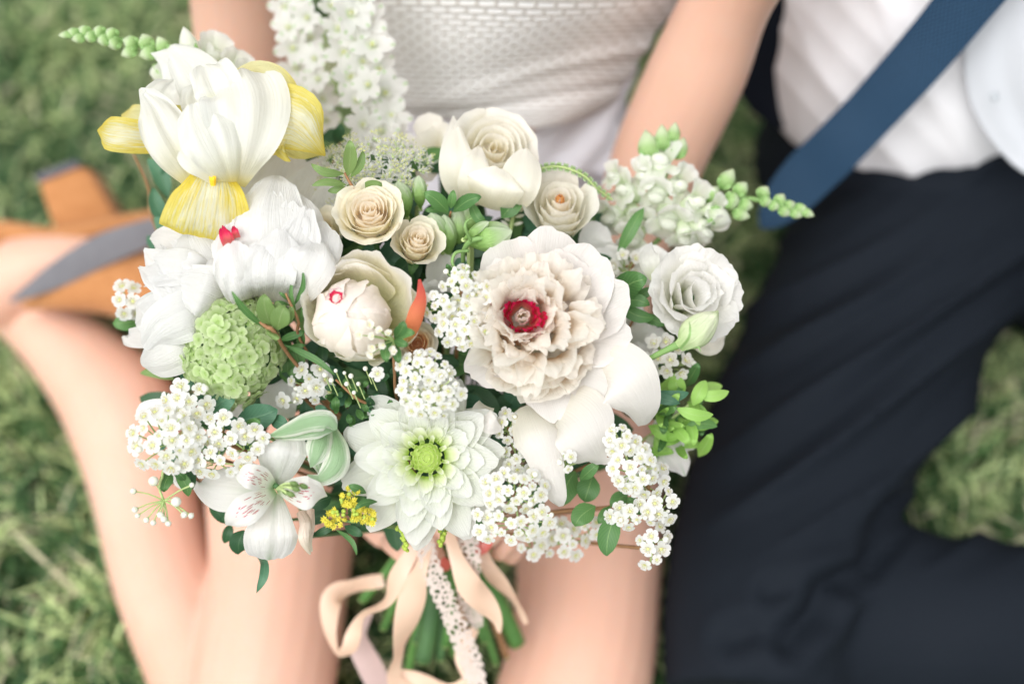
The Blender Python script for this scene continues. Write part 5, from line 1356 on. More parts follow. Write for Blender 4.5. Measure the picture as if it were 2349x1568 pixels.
def spirea(label, blobs, d, tx=0, ty=0, buds=6, dim=False, bulge=30, leaves=(), size=1.0, stemmat=None, sp_gap=26):
    blobs = [(a, b, c, e, int(n * 1.5 / size ** 1.9)) for a, b, c, e, n in blobs]
    cx = sum(b[0] for b in blobs) / len(blobs); cy = sum(b[1] for b in blobs) / len(blobs)
    T = thing('spirea', label, 'spirea', cx, cy, d, tx, ty)
    stalk = Geo(); pts = []
    for (bx, by, rx, ry, n) in blobs:
        mine = []; tries = 0
        while len(mine) < n and tries < 5000:
            tries += 1
            a = rq.uniform(0, 6.28); r = math.sqrt(rq.random())
            x, y = bx + rx * r * math.cos(a), by + ry * r * math.sin(a)
            if all((x - q[0]) ** 2 + (y - q[1]) ** 2 > (sp_gap * size) ** 2 for q in mine + pts):
                mine.append((x, y, r, a, bx, by, rx, ry))
        pts += mine
    for b in blobs[1:]:
        v, f, uv = tube([P(b[0], b[1] + 10, d + 28 * K), P(blobs[0][0], blobs[0][1] + 10, d + 30 * K)], .0008, 5, 5); stalk.add(v, f, uv)
    for (x, y, r, a, bx, by, rx, ry) in pts:
        h = bulge * math.sqrt(max(0, 1 - r * r)) + rq.uniform(-5, 5)
        w = P(x, y, d - h * K * d)
        zz = -FW + .75 * r * math.cos(a) * RX - .75 * r * math.sin(a) * UP + rq.uniform(-.3, .3) * RX + rq.uniform(-.3, .3) * UP
        lp = T.loc(w); zl = T.Mi[:3, :3] @ nrm(zz)
        o = new_obj('floret', rq.choice(fl_dim if dim else fl_m), T.o, frame_mat(lp, zl, rq.uniform(0, 6), size * rq.choice([.62, .8, .9, .95, 1.0, 1.05])))
        new_obj('centre', rq.choice(ce_m), o)
        root = P(bx + (x - bx) * .3, by + (y - by) * .3 + 10, d + 28 * K)
        v, f, uv = tube([w + (-nrm(zz)) * .001, (w + root) / 2 - nrm(zz) * .002, root], [.0006, .0006, .0008], 4, 5, False); stalk.add(v, f, uv)
    for i in range(buds):
        b = rq.choice(blobs); a = rq.uniform(0, 6.28); r = rq.uniform(.5, 1.1)
        x, y = b[0] + b[2] * r * math.cos(a), b[1] + b[3] * r * math.sin(a)
        w = P(x, y, d - rq.uniform(8, 30) * K)
        new_obj('bud', pearl, T.o, frame_mat(T.loc(w), np.array([0, 0, 1.0]), 0, rq.uniform(.5, .95) * size))
        v, f, uv = tube([w, P(b[0], b[1] + 10, d + 25 * K)], .0005, 4, 4, False); stalk.add(v, f, uv)
    T.geo('stalks', stalk, M['pedicel'])
    v, f, uv = tube([P(blobs[0][0], blobs[0][1], d + 28 * K)] + [P(cx, cy, d + 36 * K), P(cx * .6 + 1015 * .4, cy * .6 + 1215 * .4, 1.12), BIND], .0015, 6, 18); T.part('stem', v, f, uv, stemmat or M['twig'])
    for (l, m) in leaves:
        v, f, uv = spine_petal(l, rq, cup=.35, ruf=.05, nu=7, nv=10, fold=.1); T.part('leaf', v, f, uv, M[m])
    return T
def lf(x0, y0, x1, y1, w, d0, d1, bend=0.0):
    """leaf spine from base to tip"""
    dx, dy = x1 - x0, y1 - y0
    nx, ny = -dy * bend, dx * bend
    return [(x0, y0, d0, 1), (x0 + dx * .3 + nx * .7, y0 + dy * .3 + ny * .7, d0 * .7 + d1 * .3 - .003, w * .9), (x0 + dx * .6 + nx, y0 + dy * .6 + ny, d0 * .4 + d1 * .6 - .003, w), (x0 + dx * .86 + nx * .5, y0 + dy * .86 + ny * .5, d1, w * .62), (x1, y1, d1 + .002, 1)]

spirea('white spirea cluster reaching furthest left over the bare thigh', [(378, 1012, 78, 72, 22)], .99, -.2, .1, 4, leaves=[(lf(430, 1060, 440, 1122, 14, 1.02, 1.02), 'leaf_dark'), (lf(400, 1075, 425, 1100, 11, 1.0, 1.0), 'leaf')])
spirea('small white spirea cluster under the snowball viburnum, above the leftmost one', [(428, 918, 48, 42, 9), (455, 950, 26, 30, 4)], 1.0, -.1, .1, 2, leaves=[(lf(462, 950, 535, 912, 24, 1.03, 1.02), 'leaf')])
spirea('white spirea cluster just above the left side of the freckled alstroemeria', [(510, 985, 60, 34, 9), (560, 1020, 52, 40, 8), (500, 1045, 66, 46, 9)], 1.0, -.05, .1, 4, leaves=[(lf(560, 990, 596, 960, 15, 1.02, 1.0), 'leaf')])
spirea('shaded spirea cluster in the gap right of the snowball viburnum', [(712, 880, 52, 46, 12), (660, 915, 26, 20, 3)], 1.045, 0, .1, 3)
spirea('spirea sprig climbing between the cupped peony and the largest peony', [(1060, 650, 44, 40, 10), (1015, 695, 42, 40, 8), (1060, 735, 60, 60, 16), (1090, 690, 34, 60, 6)], .995, 0, .1, 18, size=.78, leaves=[(lf(1000, 690, 975, 720, 12, 1.02, 1.0), 'leaf'), (lf(1040, 640, 1025, 605, 9, 1.02, 1.0), 'leaf')])
spirea('spirea head directly above the dahlia, with a spray of green buds', [(975, 850, 60, 44, 11), (990, 905, 74, 52, 16)], .985, 0, .05, 24, size=.76)
spirea('spirea stems filling the gap right of the dahlia under the largest peony', [(1165, 980, 26, 34, 6), (1190, 1050, 34, 50, 9)], 1.03, .05, 0, 10, size=.8)
spirea('broad spirea head right below the dahlia, touching its petals', [(1180, 1125, 74, 44, 16), (1190, 1190, 72, 50, 16), (1125, 1200, 34, 40, 6)], .99, .05, -.15, 10, size=.84, leaves=[(lf(1220, 1230, 1240, 1180, 12, 1.02, 1.0), 'leaf')])
spirea('spirea cluster right of the drooping peony petal, over green leaves', [(1425, 1010, 34, 32, 8), (1450, 1070, 54, 52, 14), (1300, 1060, 20, 24, 3)], 1.005, .2, -.05, 12, size=.84)
spirea('spirea cluster hanging at the lower right corner against the navy trousers', [(1480, 1100, 52, 40, 12), (1510, 1160, 42, 42, 11), (1450, 1185, 50, 26, 7)], 1.03, .25, -.2, 8, size=.92)
spirea('lowest small spirea cluster at the right hanging over the bare thigh', [(1500, 1235, 32, 30, 6), (1492, 1278, 28, 20, 4)], 1.035, .25, -.2, 1)
spirea('out of focus spirea branch behind the lowest blooms over the right thigh', [(1225, 1248, 44, 34, 8), (1290, 1235, 60, 44, 12), (1355, 1212, 34, 26, 5)], 1.085, .1, -.4, 5, dim=False)
spirea('little spirea cluster peeping out at the far left below the suede shoe', [(292, 690, 32, 36, 8)], 1.075, -.4, .1, 0, leaves=[(lf(330, 735, 258, 742, 20, 1.09, 1.08), 'leaf')])
spirea('waxy white floret cluster between the snapdragons and the largest peony', [(1435, 610, 30, 30, 7), (1450, 640, 26, 26, 4)], 1.085, .2, .1, 3, dim=True)
spirea('waxy white floret cluster below the lisianthus bud', [(1540, 830, 52, 30, 12), (1520, 800, 34, 24, 5), (1478, 840, 30, 20, 4)], 1.06, .3, 0, 4, dim=True)

# brown-tipped small sprig over the cupped peony
T = thing('spirea', 'tiny faded sprig with brown tipped florets lying on the cupped peony', 'spirea', 870, 775, .985)
small = shared('faded_floret', floret_geo(rq, 13, 5, .03, 50, 40, W=.42, ruf=1), [M['cream']], S0)
fad = [(848, 745), (872, 758), (825, 768), (855, 770), (892, 765), (855, 795), (852, 812), (897, 800), (905, 806), (880, 790)]
st = Geo()
for x, y in fad:
    w = P(x, y, .968); o = new_obj('floret', small, T.o, frame_mat(T.loc(w), np.array([rq.uniform(-.5, .5), rq.uniform(-.5, .5), 1]), rq.uniform(0, 6), rq.uniform(.8, 1.1)))
    new_obj('centre', ce_m[0], o, Matrix.Scale(.6, 4))
    v, f, uv = tube([w, P(x * .6 + 904 * .4, y * .6 + 778 * .4, .978), P(904, 782, .985)], .0006, 4, 5, False); st.add(v, f, uv)
T.geo('stalks', st, M['pedicel'])
for l in (lf(905, 776, 926, 736, 14, .985, .97, .1), lf(905, 772, 952, 764, 12, .985, .97, -.1), lf(902, 780, 936, 792, 10, .985, .975), lf(898, 778, 888, 830, 13, .985, .972, .15), lf(905, 790, 915, 832, 11, .99, .98)):
    v, f, uv = spine_petal(l, rq, cup=.3, nu=7, nv=9, fold=.1); T.part('leaf', v, f, uv, M['leaf'])
v, f, uv = tube([P(904, 778, .985), P(905, 850, 1.0), P(920, 950, 1.06), BIND], .0012, 6, 14); T.part('stem', v, f, uv, M['twig'])

# umbel of pearl buds at the lower left
T = thing('spirea', 'open umbel of pearl buds on thin stalks, lowest at the left over the thigh', 'spirea', 378, 1145, 1.0)
st = Geo()
for x, y, s in ((352, 1103, 1.5), (306, 1126, 1.0), (404, 1150, 1.5), (310, 1168, 1.0), (316, 1182, .8), (336, 1192, .9), (352, 1198, .9), (368, 1180, 1.0), (376, 1190, 1.0), (386, 1200, .9), (422, 1180, 1.0), (438, 1182, .9), (440, 1112, .8)):
    w = P(x, y, .99); q = nrm(np.array([x - 378, -(y - 1148), 30.0]))
    if s >= .9 and rq.random() < .6:
        o = new_obj('floret', rq.choice(fl_m), T.o, frame_mat(T.loc(w), q, rq.uniform(0, 6), .42 * s)); new_obj('centre', ce_m[1], o)
    new_obj('bud', pearl, T.o, frame_mat(T.loc(w), q, 0, .85 * s))
    v, f, uv = tube([w, P((x + 378) / 2, (y + 1148) / 2 - 4, .995), P(376, 1148, 1.0)], .0006, 5, 7); st.add(v, f, uv)
v, f, uv = tube([P(376, 1148, 1.0), P(366, 1120, 1.0), P(372, 1095, 1.0), P(400, 1070, 1.01), P(600, 1100, 1.08), BIND], .0010, 6, 16); st.add(v, f, uv)
T.geo('stalks', st, M['pedicel'])
for l in (lf(395, 1080, 376, 1128, 15, 1.01, 1.0, .1), lf(402, 1078, 432, 1138, 14, 1.012, 1.01, -.1)):
    v, f, uv = spine_petal(l, rq, cup=.3, nu=7, nv=9, notch=.05); T.part('leaf', v, f, uv, M['leaf'])

# ---- striped green alstroemeria buds --------------------------------------
def gbuds(label, items, tendr, px, py, d):
    T = thing('alstroemeria_bud', label, 'flower buds', px, py, d, 0, .3)
    for x0, y0, x1, y1, r, dd in items:
        v, f, uv = bud_geo(P(x0, y0, dd + .012), P(x1, y1, dd), r * K * dd, 20, 14, .07, 6, fat=.58); o = T.part('bud', v, f, uv, M['green_bud'])
        sp_([(x0 * .8 + x1 * .2, y0 * .8 + y1 * .2, dd - .0, r * .5), ((x0 + x1) / 2, (y0 + y1) / 2, dd - r * K * .95, r * .8), (x1, y1, dd - r * K * .2, r * .25)], cup=-.9, ruf=.04, mat=M['green_bud'], T_=T, rng=rq, nu=9, nv=10, name='bud_scale')
        v, f, uv = tube([P(x0, y0, dd + .012), P(x0 * .7 + px * .3, y0 * .7 + py * .3 + 30, dd + .03), P((px + 1015) / 2, (py + 1215) / 2, 1.13), BIND], .0018, 6, 14); T.part('stem', v, f, uv, M['pedicel'])
    for t in tendr:
        v, f, uv = tube([P(*q[:3]) for q in t], [q[3] * K for q in t], 6, 26); T.part('tendril', v, f, uv, M['stem'])
    return T
gbuds('pair of striped green buds standing right of the largest peach rose', [(935, 500, 912, 415, 25, 1.045), (965, 480, 960, 402, 18, 1.05)], [], 940, 470, 1.05)
gbuds('crowd of folded striped green buds right of the half open peach rose', [(1015, 580, 988, 488, 30, 1.04), (1030, 590, 1018, 492, 26, 1.045), (1050, 570, 1050, 478, 24, 1.055), (1078, 540, 1072, 472, 20, 1.06)], [], 1030, 530, 1.045)
gbuds('fat striped green bud lying above the largest peony, with a curling tendril', [(1070, 560, 1175, 530, 34, 1.015), (1062, 550, 1122, 508, 13, 1.01)],
      [[(1062, 600, 1.03, 5), (1064, 575, 1.02, 6), (1080, 552, 1.012, 7), (1110, 545, 1.01, 6)], [(1075, 575, 1.01, 4), (1045, 580, 1.005, 4), (1038, 605, 1.005, 4), (1055, 622, 1.005, 3), (1072, 606, 1.01, 2)], [(1080, 552, 1.01, 4), (1068, 525, 1.0, 4), (1070, 508, 1.0, 3), (1084, 500, 1.0, 1.5)]], 1110, 550, 1.02)

# ---- goldenrod and hanging green bud sprigs -------------------------------
T = thing('goldenrod', 'yellow goldenrod sprig left of the bottom of the dahlia', 'goldenrod', 800, 1170, 1.01, -.05, -.1)
gd = []
for k in range(3):
    g = Geo()
    for i in range(8):
        v, f, uv = ring_petal(i * .785, 1, 0, 9, 2.2, 30 + rq.uniform(-20, 30), 10, rq, nar=.4, nu=3, nv=4); g.add(v, f, uv, 0)
    v, f = ico((0, 0, 1), (3, 3, 4), 1); g.add(v, f, None, 0)
    gd.append(shared('goldenrod_floret', g, [M['yellow']], S0))
yb = mk_mesh('goldenrod_bud', bv_ * 5 * S0, bf_, None, M['yellow_bud'])
st = Geo()
for bx, by, n, r in ((800, 1170, 26, 34), (770, 1190, 16, 26), (835, 1180, 16, 26), (800, 1135, 12, 22), (845, 1195, 8, 16)):
    for i in range(n):
        a = rq.uniform(0, 6.28); q = math.sqrt(rq.random()) * r
        x, y = bx + q * math.cos(a), by + q * math.sin(a) * .8
        w = P(x, y, 1.0 - 12 * K * rq.random())
        new_obj('floret', rq.choice(gd), T.o, frame_mat(T.loc(w), np.array([rq.uniform(-.8, .8), rq.uniform(-.8, .8), 1]), rq.uniform(0, 6), rq.uniform(.8, 1.2))) if rq.random() < .72 else new_obj('bud', yb, T.o, frame_mat(T.loc(w), np.array([0, 0, 1.]), 0, rq.uniform(.8, 1.2)))
        if i % 3 == 0: v, f, uv = tube([w, P(bx, by + 10, 1.012)], .0005, 4, 3, False); st.add(v, f, uv)
for bx, by in ((800, 1170), (770, 1190), (835, 1180), (800, 1135), (845, 1195)):
    v, f, uv = tube([P(bx, by, 1.01), P(840, 1200, 1.03), BIND], .001, 5, 8); st.add(v, f, uv)
T.geo('stalks', st, M['stem'])
for l, m in ((lf(840, 1130, 800, 1112, 10, 1.005, .995), 'leaf'), (lf(865, 1150, 815, 1168, 8, 1.0, .985, .15), 'leaf'), (lf(770, 1205, 718, 1228, 9, 1.02, 1.02), 'leaf_dark'), (lf(790, 1205, 832, 1228, 11, 1.02, 1.01), 'leaf_dark'), (lf(772, 1215, 818, 1272, 6, 1.02, 1.01, -.15), 'leaf'), (lf(800, 1195, 845, 1215, 9, 1.02, 1.02), 'leaf_dark')):
    v, f, uv = spine_petal(l, rq, cup=.3, nu=7, nv=9); T.part('leaf', v, f, uv, M[m])
for lab, (x0, y0, x1, y1), m in (('short sprig of green pellet buds under the dahlia, left one', (915, 1200, 932, 1262), 'yellow_bud'), ('short sprig of green pellet buds under the dahlia, right one', (1018, 1205, 1010, 1250), 'yellow_bud')):
    T = thing('goldenrod', lab, 'goldenrod', x0, y0, 1.03)
    for i in range(16):
        t = i / 15; x = x0 + (x1 - x0) * t + rq.uniform(-9, 9) * (1.1 - t * .7); y = y0 + (y1 - y0) * t
        w = P(x, y, 1.03 + rq.uniform(-.003, .003)); new_obj('bud', yb, T.o, frame_mat(T.loc(w), np.array([0, 0, 1.]), 0, rq.uniform(.8, 1.25)))
    v, f, uv = tube([P(x1, y1, 1.032), P(x0, y0, 1.032), P(x0, y0 - 40, 1.06), BIND], .0009, 5, 10); T.part('stem', v, f, uv, M['stem'])

# ---- pale blooms half hidden behind ---------------------------------------
rk = random.Random(55)
def hidden(label, petals, px, py, d, mat='white', cat='flower', name='white_bloom'):
    T = thing(name, label, cat, px, py, d, 0, .1)
    for l, c in petals: sp_(l, cup=c, ruf=.10, notch=.03, mat=M[mat], T_=T, rng=rk, nu=13, nv=12)
    stem_to_bind(T)
hidden('soft white ruffled bloom in the shade between the largest peony and the lisianthus', [
    ([(1420, 800, 1.10, 30), (1440, 740, 1.085, 60), (1470, 700, 1.085, 40)], -.4), ([(1420, 780, 1.10, 30), (1420, 720, 1.08, 46), (1425, 680, 1.085, 24)], .4), ([(1450, 810, 1.10, 30), (1490, 780, 1.08, 50), (1525, 765, 1.085, 30)], .5),
    ([(1440, 830, 1.095, 30), (1470, 820, 1.08, 40), (1500, 815, 1.085, 20)], -.5), ([(1400, 760, 1.10, 40), (1400, 700, 1.09, 50), (1400, 650, 1.09, 30)], -.4)], 1450, 770, 1.09)
hidden('pale creamy lily-like bloom under the bright leaves at the lower right', [
    ([(1500, 1000, 1.09, 14), (1530, 1030, 1.075, 34), (1560, 1065, 1.075, 28), (1572, 1092, 1.08, 8)], -.4), ([(1510, 1010, 1.09, 12), (1560, 1010, 1.075, 28), (1595, 1025, 1.08, 18)], .4),
    ([(1500, 990, 1.09, 12), (1540, 960, 1.075, 30), (1580, 955, 1.08, 16)], -.4), ([(1500, 1000, 1.09, 14), (1500, 1060, 1.08, 30), (1530, 1095, 1.08, 16)], .4)], 1530, 1020, 1.09, 'alstro', 'alstroemeria', 'alstroemeria')
hidden('thin greyish petal bloom sticking out left above the leftmost spirea', [([(440, 970, 1.06, 20), (390, 950, 1.05, 34), (335, 945, 1.055, 26), (308, 955, 1.06, 6)], .3), ([(450, 990, 1.06, 20), (420, 1090, 1.055, 26), (440, 1110, 1.06, 8)], .3)], 400, 955, 1.06)
hidden('creamy bloom tucked under the snowball viburnum between dark leaves', [([(650, 960, 1.08, 26), (640, 900, 1.065, 46), (650, 850, 1.065, 30)], .4), ([(600, 990, 1.08, 26), (560, 960, 1.07, 40), (540, 930, 1.07, 20)], -.4)], 620, 930, 1.08)
hidden('pale petals showing between the green buds and the spirea sprig', [([(1010, 680, 1.07, 20), (1010, 620, 1.055, 34), (1020, 570, 1.055, 16)], .4), ([(1000, 690, 1.07, 20), (985, 660, 1.06, 26), (975, 640, 1.06, 10)], .4), ([(1040, 640, 1.07, 18), (1050, 600, 1.06, 26), (1055, 575, 1.06, 10)], -.4)], 1010, 640, 1.065)
hidden('white waxy bloom behind the stem of the right snapdragon', [([(1380, 600, 1.10, 26), (1370, 550, 1.085, 44), (1390, 520, 1.09, 24)], .4), ([(1460, 640, 1.10, 30), (1490, 600, 1.09, 50), (1500, 560, 1.09, 30)], -.4), ([(1420, 640, 1.10, 26), (1400, 600, 1.09, 40), (1360, 570, 1.09, 22)], .5)], 1420, 600, 1.095)
hidden('small creamy petal poking out below right of the lisianthus', [([(1590, 780, 1.07, 14), (1630, 795, 1.06, 22), (1662, 770, 1.065, 8)], .6)], 1600, 780, 1.07, 'cream')

# ---- leafy sprigs -----------------------------------------------------------
def sprig(label, leaves, twig, mat='leaf', px=None, py=None, d=1.03, tw='twig', cup=.3, tr=.0012, group=None):
    l0 = leaves[0][0] if isinstance(leaves[0], tuple) else leaves[0]
    px = px or l0[0][0]; py = py or l0[0][1]
    T = Thing('leafy_sprig', label, 'leaves', px, py, d, 0, .1, group or 'leafy sprigs in the bouquet')
    for l in leaves:
        m = mat
        if isinstance(l, tuple): l, m = l
        v, f, uv = spine_petal(l, rk, cup=cup * rk.uniform(-.3, 1.3), ruf=.05, nu=7, nv=10, fold=.12); T.part('leaf', v, f, uv, M[m])
    if twig:
        v, f, uv = tube([P(*q) for q in twig] + [BIND], [tr * .7] + [tr] * len(twig), 6, 20); T.part('twig', v, f, uv, M[tw])
    return T
sprig('oval leaved sprig standing up left above the largest peach rose', [lf(798, 404, 802, 322, 16, 1.02, 1.0, .04), lf(804, 406, 832, 346, 10, 1.02, 1.01, .12), lf(790, 398, 714, 376, 10, 1.02, 1.01, -.12), lf(794, 424, 716, 426, 9, 1.02, 1.01, .1), lf(800, 432, 752, 438, 9, 1.025, 1.02), lf(822, 444, 878, 424, 14, 1.03, 1.02, -.1)], [(790, 396, 1.02), (806, 425, 1.022), (820, 450, 1.03), (860, 560, 1.08)], 'leaf_olive')
sprig('pointed green leaves below the large cream rose', [lf(1028, 488, 972, 442, 18, 1.045, 1.03, .08), lf(1040, 486, 1104, 452, 16, 1.045, 1.03, -.1), lf(1034, 478, 1040, 436, 10, 1.04, 1.03), lf(1080, 460, 1120, 515, 12, 1.05, 1.045, .15), lf(1020, 480, 975, 482, 8, 1.05, 1.04), lf(1150, 500, 1190, 440, 22, 1.06, 1.06, .05)], [(1034, 486, 1.045), (1030, 520, 1.06), (1020, 700, 1.10)], 'leaf')
sprig('rounded leaves on a brown twig lying over the snowball viburnum', [(lf(608, 752, 532, 668, 8, 1.0, .975, -.06), 'leaf'), lf(622, 750, 606, 674, 21, .99, .975, -.06), lf(628, 752, 634, 690, 14, 1.0, .985, .1), lf(636, 758, 655, 700, 22, .99, .98, -.05), lf(630, 762, 622, 775, 16, .99, .985), lf(650, 750, 668, 700, 10, 1.0, .99, .1)], [(596, 738, .985), (612, 750, .985), (632, 764, .99), (700, 860, 1.05)], 'leaf_olive', tw='twig', tr=.0015)
sprig('narrow leaves on a thin red twig left of the cupped peony', [lf(674, 700, 694, 622, 6, 1.0, .985, .12), lf(680, 720, 672, 640, 5, 1.0, .99, -.1), lf(668, 690, 640, 670, 5, 1.0, .99), lf(665, 700, 635, 690, 4, 1.0, .99), lf(690, 740, 700, 690, 6, 1.01, 1.0)], [(655, 672, .99), (670, 705, .992), (684, 735, 1.0), (720, 830, 1.05)], 'leaf', tr=.0011)
sprig('large dark leaf spray beneath the snowball viburnum', [lf(475, 950, 540, 905, 26, 1.02, 1.01, -.05), lf(540, 965, 636, 938, 30, 1.03, 1.02, .05), lf(480, 930, 450, 870, 24, 1.04, 1.03, .1), lf(540, 985, 520, 955, 16, 1.03, 1.02), lf(620, 960, 660, 975, 16, 1.03, 1.02), lf(440, 870, 420, 840, 18, 1.06, 1.05), (lf(400, 870, 322, 856, 12, 1.07, 1.07, .1), 'leaf_olive')], [(500, 940, 1.03), (580, 980, 1.04), (700, 1050, 1.08)], 'leaf_blue', tw='stem', cup=.2)
sm = []
for i in range(34):
    x, y = rk.uniform(748, 900), rk.uniform(850, 955); a = rk.uniform(0, 6.28); L = rk.uniform(18, 34)
    sm.append((lf(x, y, x + L * math.cos(a), y + L * math.sin(a), L * .30, 1.02 + rk.uniform(0, .03), 1.01 + rk.uniform(-.005, .03), rk.uniform(-.1, .1)), rk.choice(['leaf', 'leaf', 'leaf_dark', 'leaf_blue'])))
T = sprig('fine twiggy sprig with many tiny leaves and seed buds under the cupped peony', sm, [(770, 870, 1.015), (820, 915, 1.02), (880, 950, 1.04), (950, 1080, 1.1)], 'leaf', tr=.0012)
for x, y in ((745, 860), (760, 872), (790, 855), (805, 862), (838, 845), (822, 880), (812, 900), (850, 860), (770, 850), (795, 880)):
    w = P(x, y, 1.0); new_obj('bud', pearl, T.o, frame_mat(T.loc(w), np.array([0, 0, 1.]), 0, rk.uniform(.45, .7)))
    v, f, uv = tube([w, P(x + 15, y + 35, 1.01)], .0005, 4, 4, False); T.part('stalk', v, f, uv, M['pedicel'])
w = P(866, 857, .985); o = new_obj('floret', fl_m[0], T.o, frame_mat(T.loc(w), np.array([0, 0.1, 1.]), 0, .8)); new_obj('centre', ce_m[0], o)
bl_ = []
for i in range(46):
    x, y = 1540 + rk.gauss(0, 38), 955 + rk.gauss(0, 52)
    a = rk.choice([rk.uniform(-1.2, .6), rk.uniform(.8, 2.0)]); L = rk.uniform(40, 74)
    bl_.append((lf(x, y, x + L * math.cos(a), y + L * math.sin(a), L * rk.uniform(.15, .24), 1.06 + rk.uniform(-.01, .03), 1.05 + rk.uniform(-.015, .03), rk.uniform(-.1, .1)), rk.choice(['leaf_bright', 'leaf_bright', 'leaf_bright', 'leaf'])))
bl_ += [(lf(1600, 908, 1672, 897, 13, 1.05, 1.05, .08), 'leaf_bright'), (lf(1550, 935, 1636, 950, 14, 1.04, 1.04, .1), 'leaf_bright'), (lf(1590, 930, 1618, 872, 16, 1.05, 1.05), 'leaf_bright'), (lf(1480, 905, 1580, 900, 15, 1.05, 1.04, .08), 'leaf_blue'), (lf(1470, 900, 1560, 925, 13, 1.05, 1.04), 'leaf_blue'), (lf(1545, 860, 1560, 910, 20, 1.06, 1.06), 'leaf_bright')]
sprig('bright yellow-green leaves spilling over the navy trousers at the right', bl_, [(1600, 910, 1.06), (1540, 960, 1.07), (1400, 1050, 1.12)], 'leaf_bright', 1540, 950, 1.06, 'pedicel')
sprig('broad green leaf spray between the largest peony and the lisianthus', [lf(1406, 688, 1484, 640, 30, 1.055, 1.03, -.12), lf(1420, 692, 1490, 700, 16, 1.05, 1.04, -.12), lf(1420, 700, 1500, 728, 16, 1.05, 1.045, .1), lf(1430, 700, 1500, 660, 14, 1.06, 1.05), lf(1460, 720, 1530, 745, 12, 1.07, 1.06)], [(1440, 690, 1.05), (1420, 780, 1.09)], 'leaf', cup=.2)
sprig('green lobed leaves under the right hand spirea clusters', [lf(1412, 1178, 1392, 1274, 25, 1.035, 1.03, .06), lf(1366, 1160, 1318, 1206, 24, 1.04, 1.03, .1), lf(1400, 1160, 1372, 1200, 12, 1.05, 1.04), lf(1330, 1100, 1372, 1062, 14, 1.03, 1.02), lf(1320, 1080, 1290, 1160, 30, 1.06, 1.05, .1), lf(1360, 1090, 1340, 1150, 26, 1.055, 1.05), lf(1300, 1050, 1250, 1020, 22, 1.06, 1.05), lf(1440, 1130, 1400, 1160, 18, 1.06, 1.05), lf(1480, 1180, 1440, 1140, 16, 1.06, 1.05), lf(1240, 1010, 1260, 1060, 20, 1.07, 1.06)], [(1480, 1150, 1.05), (1380, 1165, 1.06), (1260, 1175, 1.08)], 'leaf', tr=.0016)
sprig('round dark leaves hanging below the alstroemeria', [lf(560, 1215, 548, 1270, 22, 1.05, 1.05, .1), lf(545, 1190, 500, 1182, 10, 1.06, 1.06), lf(530, 1200, 515, 1245, 12, 1.07, 1.07), lf(700, 1190, 755, 1178, 18, 1.06, 1.05), lf(480, 1150, 520, 1200, 14, 1.06, 1.06), lf(700, 1160, 760, 1140, 20, 1.05, 1.05)], [(500, 1160, 1.06), (560, 1200, 1.065), (720, 1190, 1.09)], 'leaf_dark', tw='stem_dark')
sprig('bluish leaves on a thin stem behind and below the iris', [lf(385, 455, 338, 365, 19, 1.12, 1.12, .1), lf(392, 520, 352, 430, 18, 1.12, 1.11, -.1), lf(400, 580, 352, 500, 20, 1.12, 1.11, .12), lf(370, 420, 410, 345, 16, 1.12, 1.12), lf(372, 590, 338, 540, 12, 1.13, 1.13)], [(306, 352, 1.13), (340, 430, 1.13), (356, 520, 1.13), (480, 720, 1.14)], 'leaf_blue')
sprig('green leaves between the larkspur and the iris fall', [lf(770, 330, 785, 285, 14, 1.13, 1.12), lf(760, 350, 720, 372, 18, 1.12, 1.11), lf(740, 390, 700, 370, 16, 1.12, 1.11), lf(780, 300, 740, 320, 14, 1.14, 1.13)], [(780, 320, 1.13), (780, 500, 1.13)], 'leaf_dark')
sprig('narrow leaves crossing under the cupped peony', [lf(650, 790, 768, 860, 8, 1.03, 1.02, -.06), lf(650, 805, 700, 790, 8, 1.04, 1.03), lf(690, 850, 672, 790, 18, 1.05, 1.04), lf(660, 880, 660, 820, 20, 1.06, 1.05), lf(690, 800, 690, 755, 10, 1.04, 1.03), lf(640, 780, 700, 760, 9, 1.03, 1.02)], [(650, 790, 1.04), (760, 940, 1.08)], 'leaf')
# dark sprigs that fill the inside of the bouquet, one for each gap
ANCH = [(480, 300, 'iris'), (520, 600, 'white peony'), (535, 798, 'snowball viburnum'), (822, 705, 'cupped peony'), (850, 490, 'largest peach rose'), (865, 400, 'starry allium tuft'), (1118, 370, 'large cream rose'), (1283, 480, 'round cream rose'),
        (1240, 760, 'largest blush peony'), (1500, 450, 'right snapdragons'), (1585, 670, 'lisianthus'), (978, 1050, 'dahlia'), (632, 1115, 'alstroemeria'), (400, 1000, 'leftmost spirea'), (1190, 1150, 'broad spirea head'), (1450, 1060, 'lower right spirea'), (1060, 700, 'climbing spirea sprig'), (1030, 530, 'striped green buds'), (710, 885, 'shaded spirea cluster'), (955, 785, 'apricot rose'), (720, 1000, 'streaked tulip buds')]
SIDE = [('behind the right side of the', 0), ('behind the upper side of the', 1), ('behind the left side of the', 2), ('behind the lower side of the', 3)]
fillers = {}
